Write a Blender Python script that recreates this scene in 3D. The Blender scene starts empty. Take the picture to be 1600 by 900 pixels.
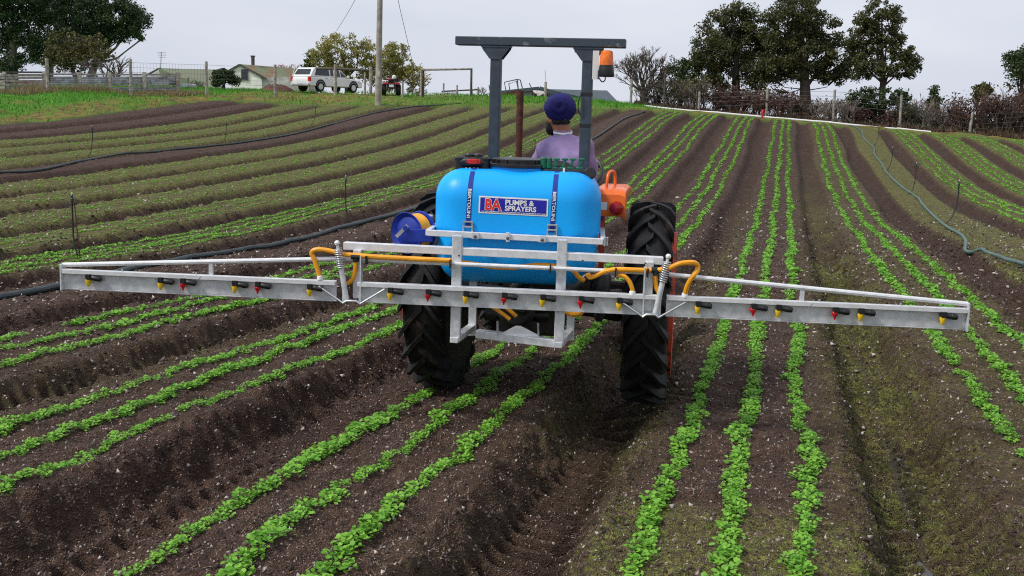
import bpy, bmesh, math, random
import numpy as np
from mathutils import Vector, Matrix, Euler

scene = bpy.context.scene
R = math.radians
rnd = random.Random(7)
nrg = np.random.default_rng(11)

# ------------------------------------------------------------------ camera
FPX = 1536.0                       # focal length in pixels of a 1600 wide frame
HORIZON = 172.0
PITCH, ROLL = R(7.0), R(1.3)
PPY = HORIZON + FPX*math.tan(PITCH)
cam_d = bpy.data.cameras.new('camera'); cam = bpy.data.objects.new('camera', cam_d)
scene.collection.objects.link(cam); scene.camera = cam
cam_d.sensor_width = 36.0; cam_d.lens = FPX/1600*36
cam_d.shift_y = -(450-PPY)/1600
cam_d.clip_start = 0.05; cam_d.clip_end = 6000
_r = Vector((1, 0, 0)); _u = Vector((0, math.sin(PITCH), math.cos(PITCH))); _f = Vector((0, math.cos(PITCH), -math.sin(PITCH)))
_r2 = _r*math.cos(ROLL)+_u*math.sin(ROLL); _u2 = _u*math.cos(ROLL)-_r*math.sin(ROLL)
cam.matrix_world = Matrix((( _r2.x, _u2.x, -_f.x, 0), (_r2.y, _u2.y, -_f.y, 0), (_r2.z, _u2.z, -_f.z, 0), (0, 0, 0, 1)))

# ------------------------------------------------------------------ sky and sun (overcast)
SUN_EL, SUN_AZ = R(50), R(246)
world = bpy.data.worlds.new('World'); scene.world = world; world.use_nodes = True
nt = world.node_tree; nt.nodes.clear()
wo = nt.nodes.new('ShaderNodeOutputWorld'); bg = nt.nodes.new('ShaderNodeBackground')
sky = nt.nodes.new('ShaderNodeTexSky'); sky.sky_type = 'NISHITA'; sky.sun_disc = False
sky.sun_elevation = SUN_EL; sky.sun_rotation = SUN_AZ; sky.dust_density = 3.0; sky.air_density = 1.0
tc = nt.nodes.new('ShaderNodeTexCoord'); mp = nt.nodes.new('ShaderNodeMapping'); mp.inputs['Scale'].default_value = (1.0, 1.0, 3.0)
cn = nt.nodes.new('ShaderNodeTexNoise'); cn.inputs['Scale'].default_value = 1.6; cn.inputs['Detail'].default_value = 5; cn.inputs['Roughness'].default_value = .5
cr = nt.nodes.new('ShaderNodeValToRGB')
cr.color_ramp.elements[0].position = .30; cr.color_ramp.elements[0].color = (.485, .532, .640, 1)
cr.color_ramp.elements[1].position = .70; cr.color_ramp.elements[1].color = (.730, .760, .828, 1)
sc10 = nt.nodes.new('ShaderNodeVectorMath'); sc10.operation = 'SCALE'; sc10.inputs['Scale'].default_value = 10.0
mx = nt.nodes.new('ShaderNodeMix'); mx.data_type = 'RGBA'; mx.inputs['Factor'].default_value = .93
nt.links.new(tc.outputs['Generated'], mp.inputs['Vector']); nt.links.new(mp.outputs['Vector'], cn.inputs['Vector'])
nt.links.new(cn.outputs['Fac'], cr.inputs['Fac']); nt.links.new(cr.outputs['Color'], sc10.inputs[0])
nt.links.new(sky.outputs['Color'], mx.inputs['A']); nt.links.new(sc10.outputs['Vector'], mx.inputs['B'])
nt.links.new(mx.outputs['Result'], bg.inputs['Color']); bg.inputs['Strength'].default_value = .1
nt.links.new(bg.outputs['Background'], wo.inputs['Surface'])
sun_d = bpy.data.lights.new('sun', 'SUN'); sun_d.energy = 2.5; sun_d.angle = R(11); sun_d.color = (1, .97, .92)
sun = bpy.data.objects.new('sun', sun_d); scene.collection.objects.link(sun)
sdir = Vector((math.sin(SUN_AZ)*math.cos(SUN_EL), math.cos(SUN_AZ)*math.cos(SUN_EL), math.sin(SUN_EL)))
sun.rotation_euler = sdir.to_track_quat('Z', 'Y').to_euler(); sun.location = sdir*50
vs = scene.view_settings; vs.view_transform = 'Standard'; vs.look = 'None'; vs.exposure = 0.2; vs.gamma = 1.0; vs.use_curve_mapping = False
scene.cycles.max_bounces = 6; scene.cycles.transparent_max_bounces = 8
scene.cycles.use_denoising = False; scene.cycles.filter_width = 1.1

# ------------------------------------------------------------------ helpers
C = scene.collection
def pray(px, py):
    dx = px-800.0; dy = py-PPY; c, s = math.cos(ROLL), math.sin(ROLL)
    x = (c*dx+s*dy)/FPX; y = (-s*dx+c*dy)/FPX
    return Vector((x, math.cos(PITCH)-y*math.sin(PITCH), -math.sin(PITCH)-y*math.cos(PITCH)))
def wpt(px, py, d):                       # the point at distance d (along Y) seen at that place of the photo
    r = pray(px, py); return r*(d/r.y)
def tag(o, label=None, cat=None, group=None, kind=None):
    if label: o['label'] = label
    if cat: o['category'] = cat
    if group: o['group'] = group
    if kind: o['kind'] = kind
    return o
def empty(name, loc=(0, 0, 0), rot=(0, 0, 0)):
    o = bpy.data.objects.new(name, None); C.objects.link(o); o.location = loc; o.rotation_euler = rot
    o.empty_display_size = .2; return o
def np_mesh(name, V, faces, mat=None, parent=None, smooth=False, attr=None, attr_name='tint'):
    """V (n,3); faces (m,k) int array."""
    V = np.asarray(V, np.float32); faces = np.asarray(faces, np.int32); m, k = faces.shape
    me = bpy.data.meshes.new(name); me.vertices.add(len(V)); me.vertices.foreach_set('co', V.ravel())
    me.loops.add(m*k); me.loops.foreach_set('vertex_index', faces.ravel())
    me.polygons.add(m); me.polygons.foreach_set('loop_start', np.arange(0, m*k, k, dtype=np.int32))
    if smooth: me.polygons.foreach_set('use_smooth', np.ones(m, bool))
    me.update(calc_edges=True)
    if attr is not None:
        attr = np.asarray(attr, np.float32)
        if attr.ndim == 1:
            a = me.attributes.new(attr_name, 'FLOAT', 'POINT'); a.data.foreach_set('value', attr)
        else:
            a = me.attributes.new(attr_name, 'FLOAT_COLOR', 'POINT'); a.data.foreach_set('color', attr.ravel())
    if mat: me.materials.append(mat)
    o = bpy.data.objects.new(name, me); C.objects.link(o)
    if parent: o.parent = parent
    return o
def frame_of(d):
    d = Vector(d).normalized(); up = Vector((0, 0, 1)) if abs(d.z) < .95 else Vector((0, 1, 0))
    a = d.cross(up).normalized(); b = a.cross(d).normalized(); return a, b
class MB:
    def __init__(s): s.v = []; s.f = []
    def add(s, vs_, fs):
        n = len(s.v); s.v += [tuple(v) for v in vs_]; s.f += [tuple(i+n for i in f) for f in fs]; return s
    def box(s, c, size, rot=None):
        x, y, z = [k/2 for k in size]; c = Vector(c); M = Euler(rot).to_matrix() if rot else None
        P = [Vector((a*x, b*y, e*z)) for e in (-1, 1) for b in (-1, 1) for a in (-1, 1)]
        P = [c+(M@p if M else p) for p in P]
        return s.add(P, [(0, 2, 3, 1), (4, 5, 7, 6), (0, 1, 5, 4), (2, 6, 7, 3), (0, 4, 6, 2), (1, 3, 7, 5)])
    def bar(s, p0, p1, w, h, up=(0, 0, 1)):          # rectangular bar: w across, h along up
        p0, p1, up = Vector(p0), Vector(p1), Vector(up); d = (p1-p0).normalized(); a = d.cross(up).normalized()*w/2; b = a.cross(d).normalized()*h/2
        P = [p0-a-b, p0+a-b, p0+a+b, p0-a+b, p1-a-b, p1+a-b, p1+a+b, p1-a+b]
        return s.add(P, [(0, 3, 2, 1), (4, 5, 6, 7), (0, 1, 5, 4), (1, 2, 6, 5), (2, 3, 7, 6), (3, 0, 4, 7)])
    def tube(s, pts, r, n=8, caps=True):
        pts = [Vector(p) for p in pts]; m = len(pts); rs = r if isinstance(r, (list, tuple)) else [r]*m
        V = []; a = None
        for i, p in enumerate(pts):
            d = (pts[min(i+1, m-1)]-pts[max(i-1, 0)])
            if d.length < 1e-9: d = Vector((0, 0, 1))
            d.normalize()
            if a is None: a, b = frame_of(d)
            else:
                a = (a-d*a.dot(d))
                if a.length < 1e-6: a, b = frame_of(d)
                a.normalize(); b = a.cross(d)
            for k in range(n):
                t = 2*math.pi*k/n; V.append(p+(a*math.cos(t)+b*math.sin(t))*rs[i])
        F = []
        for i in range(m-1):
            for k in range(n):
                k2 = (k+1) % n; F.append((i*n+k, i*n+k2, (i+1)*n+k2, (i+1)*n+k))
        if caps: F.append(tuple(range(n))[::-1]); F.append(tuple((m-1)*n+k for k in range(n)))
        return s.add(V, F)
    def lathe(s, prof, c=(0, 0, 0), axis=(0, 0, 1), n=24, closed=False):   # prof: (radius, height along axis)
        c = Vector(c); ax = Vector(axis).normalized(); a, b = frame_of(ax); V = []; F = []; m = len(prof)
        for r_, h in prof:
            for k in range(n):
                t = 2*math.pi*k/n; V.append(c+ax*h+(a*math.cos(t)+b*math.sin(t))*r_)
        for i in range(m if closed else m-1):
            j = (i+1) % m
            for k in range(n):
                k2 = (k+1) % n; F.append((i*n+k, i*n+k2, j*n+k2, j*n+k))
        if not closed:
            if prof[0][0] > 1e-4: F.append(tuple(range(n))[::-1])
            if prof[-1][0] > 1e-4: F.append(tuple((m-1)*n+k for k in range(n)))
        return s.add(V, F)
    def prism(s, poly, d0, d1, fn):                  # poly of 2d points, fn(a,b,depth)->3d
        n = len(poly); V = [fn(a, b, d0) for a, b in poly]+[fn(a, b, d1) for a, b in poly]
        F = [tuple(range(n))[::-1], tuple(range(n, 2*n))]+[(i, (i+1) % n, n+(i+1) % n, n+i) for i in range(n)]
        return s.add(V, F)
    def build(s, name, mat, parent=None, smooth=False, bevel=0, seg=2):
        me = bpy.data.meshes.new(name); me.from_pydata([tuple(v) for v in s.v], [], s.f)
        bm = bmesh.new(); bm.from_mesh(me); bmesh.ops.recalc_face_normals(bm, faces=bm.faces); bm.to_mesh(me); bm.free()
        me.materials.append(mat)
        o = bpy.data.objects.new(name, me); C.objects.link(o)
        if parent: o.parent = parent
        if bevel:
            md = o.modifiers.new('b', 'BEVEL'); md.width = bevel; md.segments = seg; md.limit_method = 'ANGLE'; md.angle_limit = R(40)
        if smooth:
            me.polygons.foreach_set('use_smooth', np.ones(len(me.polygons), bool))
            if smooth == 'auto':
                try: me.set_sharp_from_angle(angle=R(35))
                except Exception: pass
        return o
def smooth_path(pts, n=8):
    pts = [Vector(p) for p in pts]; out = []
    for i in range(len(pts)-1):
        p0 = pts[max(i-1, 0)]; p1 = pts[i]; p2 = pts[i+1]; p3 = pts[min(i+2, len(pts)-1)]
        for k in range(n):
            t = k/n
            out.append(.5*((2*p1)+(-p0+p2)*t+(2*p0-5*p1+4*p2-p3)*t*t+(-p0+3*p1-3*p2+p3)*t**3))
    return out+[pts[-1]]

# ------------------------------------------------------------------ materials
def mat(name, col, rough=.6, metal=0, var=.15, vscale=8, bump=0, bscale=60, col2=None, spec=.5, mix=(.4, .65), coat=0, emit=None, detail=4):
    m = bpy.data.materials.new(name); m.use_nodes = True; t = m.node_tree; b = t.nodes['Principled BSDF']
    b.inputs['Roughness'].default_value = rough; b.inputs['Metallic'].default_value = metal; b.inputs['Specular IOR Level'].default_value = spec
    if coat: b.inputs['Coat Weight'].default_value = coat
    co = t.nodes.new('ShaderNodeTexCoord'); n = t.nodes.new('ShaderNodeTexNoise'); n.inputs['Scale'].default_value = vscale; n.inputs['Detail'].default_value = detail
    t.links.new(co.outputs['Object'], n.inputs['Vector'])
    rp = t.nodes.new('ShaderNodeValToRGB'); c2 = col2 or tuple(c*(1-var) for c in col); c1 = col if col2 else tuple(min(1, c*(1+var)) for c in col)
    rp.color_ramp.elements[0].position = mix[0]; rp.color_ramp.elements[1].position = mix[1]
    rp.color_ramp.elements[0].color = (*c2, 1); rp.color_ramp.elements[1].color = (*c1, 1)
    t.links.new(n.outputs['Fac'], rp.inputs['Fac']); t.links.new(rp.outputs['Color'], b.inputs['Base Color'])
    if bump:
        n2 = t.nodes.new('ShaderNodeTexNoise'); n2.inputs['Scale'].default_value = bscale; n2.inputs['Detail'].default_value = 3
        t.links.new(co.outputs['Object'], n2.inputs['Vector']); bp = t.nodes.new('ShaderNodeBump'); bp.inputs['Strength'].default_value = bump; bp.inputs['Distance'].default_value = .01
        t.links.new(n2.outputs['Fac'], bp.inputs['Height']); t.links.new(bp.outputs['Normal'], b.inputs['Normal'])
    return m
def leaf_mat(name, ca, cb, trans=.25, rough=.55, spec=.35):   # two leaf colours mixed by each leaf's own tint
    m = bpy.data.materials.new(name); m.use_nodes = True; t = m.node_tree; b = t.nodes['Principled BSDF']
    b.inputs['Roughness'].default_value = rough; b.inputs['Specular IOR Level'].default_value = spec
    at = t.nodes.new('ShaderNodeAttribute'); at.attribute_name = 'tint'
    mx_ = t.nodes.new('ShaderNodeMix'); mx_.data_type = 'RGBA'; mx_.inputs['A'].default_value = (*ca, 1); mx_.inputs['B'].default_value = (*cb, 1)
    t.links.new(at.outputs['Fac'], mx_.inputs['Factor']); t.links.new(mx_.outputs['Result'], b.inputs['Base Color'])
    if trans:
        tr = t.nodes.new('ShaderNodeBsdfTranslucent'); t.links.new(mx_.outputs['Result'], tr.inputs['Color'])
        ms = t.nodes.new('ShaderNodeMixShader'); ms.inputs['Fac'].default_value = trans
        t.links.new(b.outputs['BSDF'], ms.inputs[1]); t.links.new(tr.outputs['BSDF'], ms.inputs[2]); t.links.new(ms.outputs['Shader'], t.nodes['Material Output'].inputs['Surface'])
    return m
M = {}
M['galv'] = mat('galvanised_steel', (.74, .745, .755), .45, .30, .16, 26, .05, 90, col2=(.58, .59, .61), detail=9)
M['galvpaint'] = mat('galvanised_flange', (.82, .82, .825), .40, .28, .10, 20, col2=(.70, .70, .71), detail=8)
M['tank'] = mat('blue_polyethylene', (.004, .42, .97), .40, 0, .10, 2.2, .05, 90, col2=(.006, .36, .88), spec=.32, detail=9)
M['reel'] = mat('dark_blue_paint', (.012, .035, .32), .35, 0, .15, 8)
M['strap'] = mat('blue_webbing', (.008, .028, .26), .7, 0, .1, 60, .2, 300)
M['hose'] = mat('yellow_hose', (.86, .36, .012), .42, 0, .12, 10)
M['ynoz'] = mat('yellow_plastic', (.85, .55, .02), .4, 0, .05, 10)
M['rnoz'] = mat('red_plastic', (.62, .012, .02), .4, 0, .1, 10)
M['black'] = mat('black_plastic', (.012, .012, .013), .42, 0, .3, 20)
M['rubber'] = mat('tyre_rubber', (.085, .060, .046), .62, 0, .5, 7, .3, 40, col2=(.0075, .0075, .008), mix=(.58, .80), spec=.3, detail=9)
M['orange'] = mat('orange_paint', (.85, .150, .016), .38, 0, .12, 6, coat=.2)
M['redrim'] = mat('worn_red_rim', (.60, .065, .03), .55, 0, .2, 9, col2=(.06, .03, .022), mix=(.38, .5))
M['rust'] = mat('rusty_pipe', (.075, .022, .014), .85, 0, .4, 18, .3, 80)
M['slate'] = mat('slate_grey_paint', (.040, .055, .072), .36, 0, .18, 12)
M['slateworn'] = mat('worn_slate_grey_paint', (.040, .055, .072), .42, 0, .2, 16, col2=(.20, .20, .20), mix=(.30, .42), detail=8)
M['amber'] = mat('amber_lens', (.95, .17, .005), .22, 0, .25, 26, spec=.6)
M['tail'] = mat('red_lens', (.30, .004, .008), .18, 0, .1, 30)
M['white'] = mat('white_paint', (.78, .78, .77), .5, 0, .05, 10)
M['dirtywhite'] = mat('stained_white_plate', (.72, .70, .66), .6, 0, .2, 14, col2=(.45, .20, .12), mix=(.25, .40))
M['red'] = mat('red_paint', (.62, .02, .015), .4, 0, .1, 10)
M['labelblue'] = mat('label_blue_ink', (.012, .014, .36), .35, 0, .05, 10)
M['labelred'] = mat('label_red_ink', (.78, .02, .025), .35, 0, .05, 10)
M['green'] = mat('green_plastic', (.005, .14, .065), .4, 0, .15, 20)
M['jumper'] = mat('purple_knit', (.34, .24, .45), .9, 0, .16, 12, .15, 160)
M['trousers'] = mat('dark_trousers', (.03, .035, .05), .9, 0, .2, 12)
M['turban'] = mat('navy_cloth', (.009, .008, .120), .85, 0, .2, 14, .4, 120)
M['skin'] = mat('skin', (.33, .12, .06), .55, 0, .1, 10)
M['beard'] = mat('black_beard', (.012, .010, .010), .85, 0, .3, 40, .5, 200)
M['seat'] = mat('black_vinyl', (.015, .015, .016), .5, 0, .2, 10)
M['steel'] = mat('bright_steel', (.62, .63, .64), .3, .8, .1, 30)
M['wood'] = mat('weathered_timber', (.46, .425, .375), .9, 0, .3, 7, .4, 30, col2=(.24, .21, .18), detail=8)
M['darkwood'] = mat('dark_timber', (.13, .115, .10), .9, 0, .3, 9, .4, 30, col2=(.06, .05, .045), detail=8)
M['pole'] = mat('pole_timber', (.40, .36, .30), .9, 0, .2, 3, .3, 20, col2=(.26, .23, .19), detail=8)
M['iron'] = mat('corrugated_iron', (.55, .57, .61), .5, .3, .15, 4, col2=(.30, .30, .31))
M['roofgreen'] = mat('mossy_green_roof', (.17, .23, .13), .8, 0, .2, 2.5, col2=(.22, .20, .15), detail=8)
M['roofrust'] = mat('rusty_green_roof', (.17, .21, .12), .8, 0, .2, 1.2, col2=(.26, .12, .07), mix=(.30, .55), detail=8)
M['cream'] = mat('cream_wall', (.93, .88, .82), .8, 0, .1, 3)
M['plaster'] = mat('stained_plaster', (.60, .58, .55), .85, 0, .2, 2, col2=(.36, .33, .30), detail=8)
M['glass'] = mat('dark_window_glass', (.02, .024, .03), .08, 0, .2, 3, spec=.6)
M['carwhite'] = mat('white_car_paint', (.80, .80, .80), .25, 0, .02, 3, coat=.5)
M['greycar'] = mat('grey_car_paint', (.22, .25, .29), .3, 0, .1, 3, coat=.4)
M['darksteel'] = mat('dark_shed_cladding', (.085, .095, .105), .6, .1, .12, 3)
M['shedroof'] = mat('dark_shed_trim', (.06, .085, .10), .5, 0, .12, 3)
M['poly'] = mat('dark_poly_pipe', (.030, .045, .047), .5, 0, .25, 5)
M['teal'] = mat('teal_layflat_hose', (.075, .135, .120), .5, 0, .15, 6)
M['greyhose'] = mat('grey_green_hose', (.11, .12, .105), .55, 0, .2, 5)
M['riser'] = mat('riser_tube', (.012, .013, .012), .5, 0, .2, 10)
M['wire'] = mat('fence_wire', (.16, .16, .16), .5, .5, .1, 10)
M['bark'] = mat('bark', (.10, .078, .060), .95, 0, .3, 4, .4, 20, col2=(.055, .042, .033), detail=8)
M['palebark'] = mat('pale_bark', (.24, .215, .185), .95, 0, .3, 4, .3, 20, col2=(.12, .10, .085), detail=8)
M['twig'] = mat('grey_brown_twigs', (.135, .105, .085), .95, 0, .25, 3, col2=(.085, .062, .05))
M['redtwig'] = mat('reddish_twigs', (.125, .070, .052), .95, 0, .25, 3, col2=(.075, .045, .036))
M['clod'] = leaf_mat('soil_clods', (.022, .014, .011), (.115, .078, .062), 0, .9)
M['darkred'] = mat('dark_red_paint', (.26, .012, .012), .4, 0, .1, 10)
M['palewig'] = mat('pale_twigs', (.28, .235, .20), .95, 0, .25, 3, col2=(.16, .125, .105))
M['crop'] = leaf_mat('seedling_leaf', (.105, .320, .022), (.290, .560, .070), .32, .5)
M['pinegreen'] = leaf_mat('dark_conifer_foliage', (.014, .032, .011), (.046, .085, .022), .15)
M['gumgreen'] = leaf_mat('bronze_green_foliage', (.028, .048, .015), (.135, .128, .045), .25)
M['evergreen'] = leaf_mat('green_evergreen_foliage', (.020, .042, .014), (.060, .088, .022), .18)
M['olive'] = leaf_mat('olive_shrub_foliage', (.055, .060, .018), (.130, .110, .032), .2)
M['willow'] = leaf_mat('yellow_green_foliage', (.185, .185, .042), (.400, .360, .105), .35)
M['pink'] = leaf_mat('pink_blossom', (.30, .10, .11), (.42, .22, .22), .2)
M['redleaf'] = leaf_mat('reddish_brown_foliage', (.075, .034, .026), (.135, .070, .050), .2)
M['grass'] = leaf_mat('grass_blades', (.040, .170, .010), (.150, .400, .030), .3)
M['drygrass'] = leaf_mat('dry_grass_blades', (.20, .15, .075), (.36, .28, .15), .2)
M['mossblade'] = leaf_mat('moss_tufts', (.110, .135, .025), (.210, .235, .050), .3)
M['chip'] = leaf_mat('soil_chips', (.050, .028, .020), (.56, .49, .44), 0, .8)
M['straw'] = leaf_mat('bark_fibres', (.070, .034, .024), (.40, .27, .18), 0, .8)
M['evergreen2'] = leaf_mat('fresh_green_foliage', (.045, .085, .018), (.11, .17, .035), .2)
M['wire2'] = mat('grey_pipe_frame', (.14, .15, .16), .5, .3, .1, 10)
M['iron2'] = mat('grey_shed_gable', (.20, .21, .22), .6, .1, .15, 3)
M['palepost'] = mat('pale_weathered_post', (.38, .35, .31), .9, 0, .25, 6, .3, 20, col2=(.22, .20, .17), detail=8)
M['hosebrown'] = mat('brown_orange_cap', (.30, .085, .02), .5, 0, .2, 10)

# ------------------------------------------------------------------ terrain
PHI = R(15.3); BW = 1.815; Q0 = -1.94           # the beds run straight, 15.3 degrees right of the view axis, 1.815 m apart
GX0, GY0, GS, NX, NY = -72.0, -12.0, 4.0, 38, 28
TC = np.array([-2362,-2285,-2209,-2135,-2063,-1993,-1924,-1855,-1783,-1707,-1625,-1536,-1441,-1341,-1239,-1138,-1040,-947,-861,-782,-711,-648,-593,-546,-506,-472,-442,-415,-2341,-2262,-2183,-2105,-2029,-1954,-1878,-1800,-1720,-1635,-1543,-1443,-1335,-1225,-1114,-1007,-906,-812,-727,-651,-585,-529,-481,-441,-408,-381,-357,-335,-2321,-2239,-2158,-2076,-1996,-1915,-1833,-1747,-1657,-1562,-1461,-1349,-1228,-1106,-987,-874,-769,-675,-592,-520,-459,-409,-369,-336,-311,-291,-274,-258,-2302,-2219,-2136,-2051,-1967,-1881,-1791,-1696,-1596,-1489,-1376,-1251,-1117,-983,-856,-737,-629,-535,-454,-386,-332,-289,-256,-233,-215,-203,-194,-186,-2285,-2202,-2118,-2032,-1944,-1853,-1755,-1649,-1537,-1416,-1286,-1146,-1000,-856,-720,-595,-485,-390,-312,-250,-203,-168,-145,-130,-122,-119,-118,-118,-2267,-2186,-2104,-2018,-1928,-1831,-1726,-1611,-1484,-1347,-1199,-1043,-883,-726,-580,-448,-335,-241,-167,-111,-72,-48,-35,-30,-32,-39,-47,-57,-2248,-2171,-2092,-2008,-1917,-1818,-1707,-1583,-1444,-1290,-1124,-948,-769,-597,-437,-297,-180,-87,-18,29,58,72,74,66,53,36,18,-1,-2226,-2154,-2080,-2001,-1913,-1813,-1700,-1569,-1420,-1252,-1067,-870,-668,-473,-294,-141,-18,73,134,171,189,190,179,159,134,106,77,48,-2197,-2135,-2069,-1996,-1914,-1818,-1705,-1573,-1418,-1239,-1037,-816,-586,-360,-155,18,150,237,287,312,318,307,282,248,209,170,131,93,-2162,-2110,-2055,-1993,-1920,-1832,-1724,-1594,-1438,-1254,-1039,-797,-534,-268,-23,181,327,407,439,450,443,420,382,333,280,229,180,132,-2119,-2079,-2037,-1989,-1930,-1854,-1756,-1633,-1482,-1299,-1080,-823,-528,-210,94,347,511,578,586,583,565,530,479,415,347,284,226,168,-2068,-2041,-2013,-1982,-1940,-1882,-1800,-1689,-1547,-1371,-1159,-903,-588,-214,176,500,685,741,731,710,679,633,571,496,415,340,269,199,-2011,-1995,-1981,-1968,-1949,-1914,-1853,-1759,-1629,-1462,-1264,-1037,-732,-324,152,570,787,840,828,805,772,722,654,571,481,392,306,222,-1952,-1941,-1937,-1942,-1949,-1946,-1915,-1842,-1728,-1569,-1371,-1198,-951,-571,-96,386,709,811,837,845,832,789,719,629,530,429,328,230,-1900,-1884,-1880,-1897,-1933,-1971,-1984,-1935,-1838,-1702,-1468,-1325,-1158,-862,-466,-13,424,656,772,838,860,829,757,660,551,439,327,218,-1864,-1833,-1814,-1826,-1883,-1975,-2057,-2039,-1937,-1853,-1624,-1450,-1287,-1031,-650,-211,223,540,727,832,870,839,760,653,536,415,297,180,-1855,-1803,-1753,-1728,-1784,-1939,-2098,-2175,-2049,-1960,-1773,-1581,-1354,-1040,-632,-209,184,542,774,865,870,814,718,602,478,354,232,114,-1874,-1813,-1739,-1657,-1666,-1896,-2066,-2232,-2163,-2045,-1897,-1677,-1374,-993,-574,-185,198,588,834,884,835,741,625,501,375,252,133,18,-1913,-1863,-1810,-1767,-1838,-2114,-2200,-2259,-2242,-2124,-1931,-1654,-1320,-929,-504,-148,229,617,822,820,727,603,474,348,227,112,1,-106,-1955,-1918,-1887,-1864,-1831,-1817,-1974,-2122,-2231,-2164,-1916,-1559,-1236,-852,-403,-113,214,541,675,629,515,386,261,145,38,-63,-159,-253,-1989,-1955,-1919,-1866,-1768,-1690,-1793,-1947,-2127,-2141,-1971,-1627,-1273,-843,-369,-129,111,309,372,311,205,97,-3,-96,-182,-263,-341,-418,-2009,-1973,-1931,-1872,-1789,-1735,-1794,-1929,-2089,-2148,-2086,-1823,-1433,-986,-500,-222,-41,41,22,-64,-157,-231,-298,-361,-421,-479,-536,-593,-2017,-1982,-1941,-1892,-1841,-1821,-1868,-1973,-2094,-2166,-2162,-2009,-1662,-1183,-678,-392,-261,-242,-315,-421,-505,-556,-594,-629,-663,-699,-735,-773,-2019,-1990,-1958,-1927,-1905,-1909,-1953,-2034,-2123,-2185,-2186,-2071,-1791,-1381,-942,-654,-526,-533,-634,-750,-821,-854,-871,-884,-897,-912,-929,-948,-2018,-2000,-1982,-1969,-1967,-1986,-2028,-2088,-2149,-2186,-2166,-2052,-1819,-1488,-1127,-849,-732,-782,-914,-1033,-1091,-1111,-1114,-1112,-1109,-1109,-1110,-1113,-2019,-2012,-2007,-2009,-2021,-2046,-2084,-2127,-2163,-2172,-2130,-2015,-1814,-1544,-1247,-1000,-913,-999,-1148,-1261,-1306,-1318,-1314,-1305,-1294,-1282,-1272,-1263,-2020,-2024,-2031,-2043,-2063,-2090,-2122,-2151,-2167,-2154,-2098,-1987,-1818,-1604,-1380,-1202,-1142,-1204,-1319,-1413,-1460,-1475,-1472,-1460,-1445,-1427,-1409,-1393,-2021,-2034,-2049,-2068,-2091,-2118,-2144,-2162,-2164,-2139,-2079,-1979,-1842,-1681,-1522,-1403,-1359,-1391,-1463,-1531,-1574,-1592,-1591,-1580,-1563,-1543,-1522,-1502,-2021,-2039,-2060,-2083,-2108,-2132,-2153,-2165,-2160,-2130,-2073,-1990,-1884,-1768,-1659,-1579,-1545,-1555,-1593,-1636,-1668,-1683,-1682,-1671,-1654,-1633,-1612,-1591,-2019,-2041,-2064,-2089,-2114,-2137,-2155,-2162,-2154,-2127,-2079,-2014,-1937,-1856,-1781,-1726,-1697,-1695,-1711,-1733,-1751,-1758,-1755,-1743,-1725,-1704,-1684,-1663,-2014,-2038,-2063,-2088,-2113,-2135,-2151,-2158,-2151,-2130,-2094,-2047,-1993,-1938,-1887,-1848,-1824,-1814,-1816,-1822,-1827,-1826,-1817,-1801,-1781,-1761,-1742,-1723,-2008,-2032,-2057,-2083,-2108,-2130,-2146,-2154,-2152,-2139,-2115,-2084,-2048,-2011,-1977,-1949,-1929,-1916,-1909,-1904,-1898,-1889,-1873,-1853,-1831,-1811,-1793,-1776,-2000,-2025,-2049,-2075,-2100,-2124,-2142,-2154,-2157,-2152,-2140,-2122,-2100,-2077,-2055,-2035,-2018,-2004,-1992,-1980,-1966,-1950,-1930,-1906,-1881,-1860,-1843,-1825,-1992,-2017,-2042,-2067,-2094,-2120,-2141,-2157,-2166,-2169,-2167,-2160,-2149,-2137,-2124,-2110,-2096,-2082,-2067,-2051,-2032,-2012,-1988,-1962,-1937,-1914,-1895,-1875,-1986,-2012,-2038,-2064,-2092,-2119,-2143,-2163,-2179,-2189,-2195,-2197,-2196,-2192,-2186,-2177,-2166,-2152,-2136,-2118,-2097,-2073,-2048,-2021,-1995,-1971,-1949,-1927,-1980,-2008,-2035,-2064,-2093,-2121,-2148,-2172,-2193,-2211,-2224,-2234,-2241,-2243,-2243,-2238,-2230,-2218,-2202,-2183,-2160,-2136,-2109,-2082,-2055,-2029,-2005,-1981,-1976,-2005,-2034,-2064,-2095,-2125,-2155,-2184,-2210,-2233,-2254,-2271,-2284,-2293,-2297,-2297,-2291,-2281,-2266,-2246,-2223,-2198,-2171,-2143,-2115,-2088,-2062,-2036,-1972,-2003,-2033,-2065,-2097,-2130,-2163,-2196,-2227,-2256,-2283,-2307,-2326,-2341,-2350,-2354,-2351,-2343,-2329,-2309,-2286,-2260,-2232,-2204,-2175,-2147,-2119,-2092], np.float64).reshape(NX, NY)/1000.0
def _bas(t): return [(1-t)**3/6, (3*t**3-6*t**2+4)/6, (-3*t**3+3*t**2+3*t+1)/6, t**3/6]
def hill(x, y):                                  # large shape of the land
    x = np.asarray(x, float); y = np.asarray(y, float)
    gx = (x-GX0)/GS; gy = (y-GY0)/GS
    i = np.clip(np.floor(gx), 1, NX-3).astype(int); j = np.clip(np.floor(gy), 1, NY-3).astype(int)
    bx = _bas(np.clip(gx-i, 0, 1)); by = _bas(np.clip(gy-j, 0, 1))
    h = 0
    for a in range(4):
        for b in range(4): h = h+bx[a]*by[b]*TC[i-1+a, j-1+b]
    r = np.hypot(x, y); k = np.clip((r-85)/60, 0, 1); k = k*k*(3-2*k)
    return h*(1-k)+(-1.6)*k
def _hash(i, j, s):
    n = (i.astype(np.int64)*374761393+j.astype(np.int64)*668265263+s*1442695041) & 0xffffffff
    n = ((n ^ (n >> 13))*1274126177) & 0xffffffff
    return ((n ^ (n >> 16)) & 0xffff)/65535.0
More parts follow.
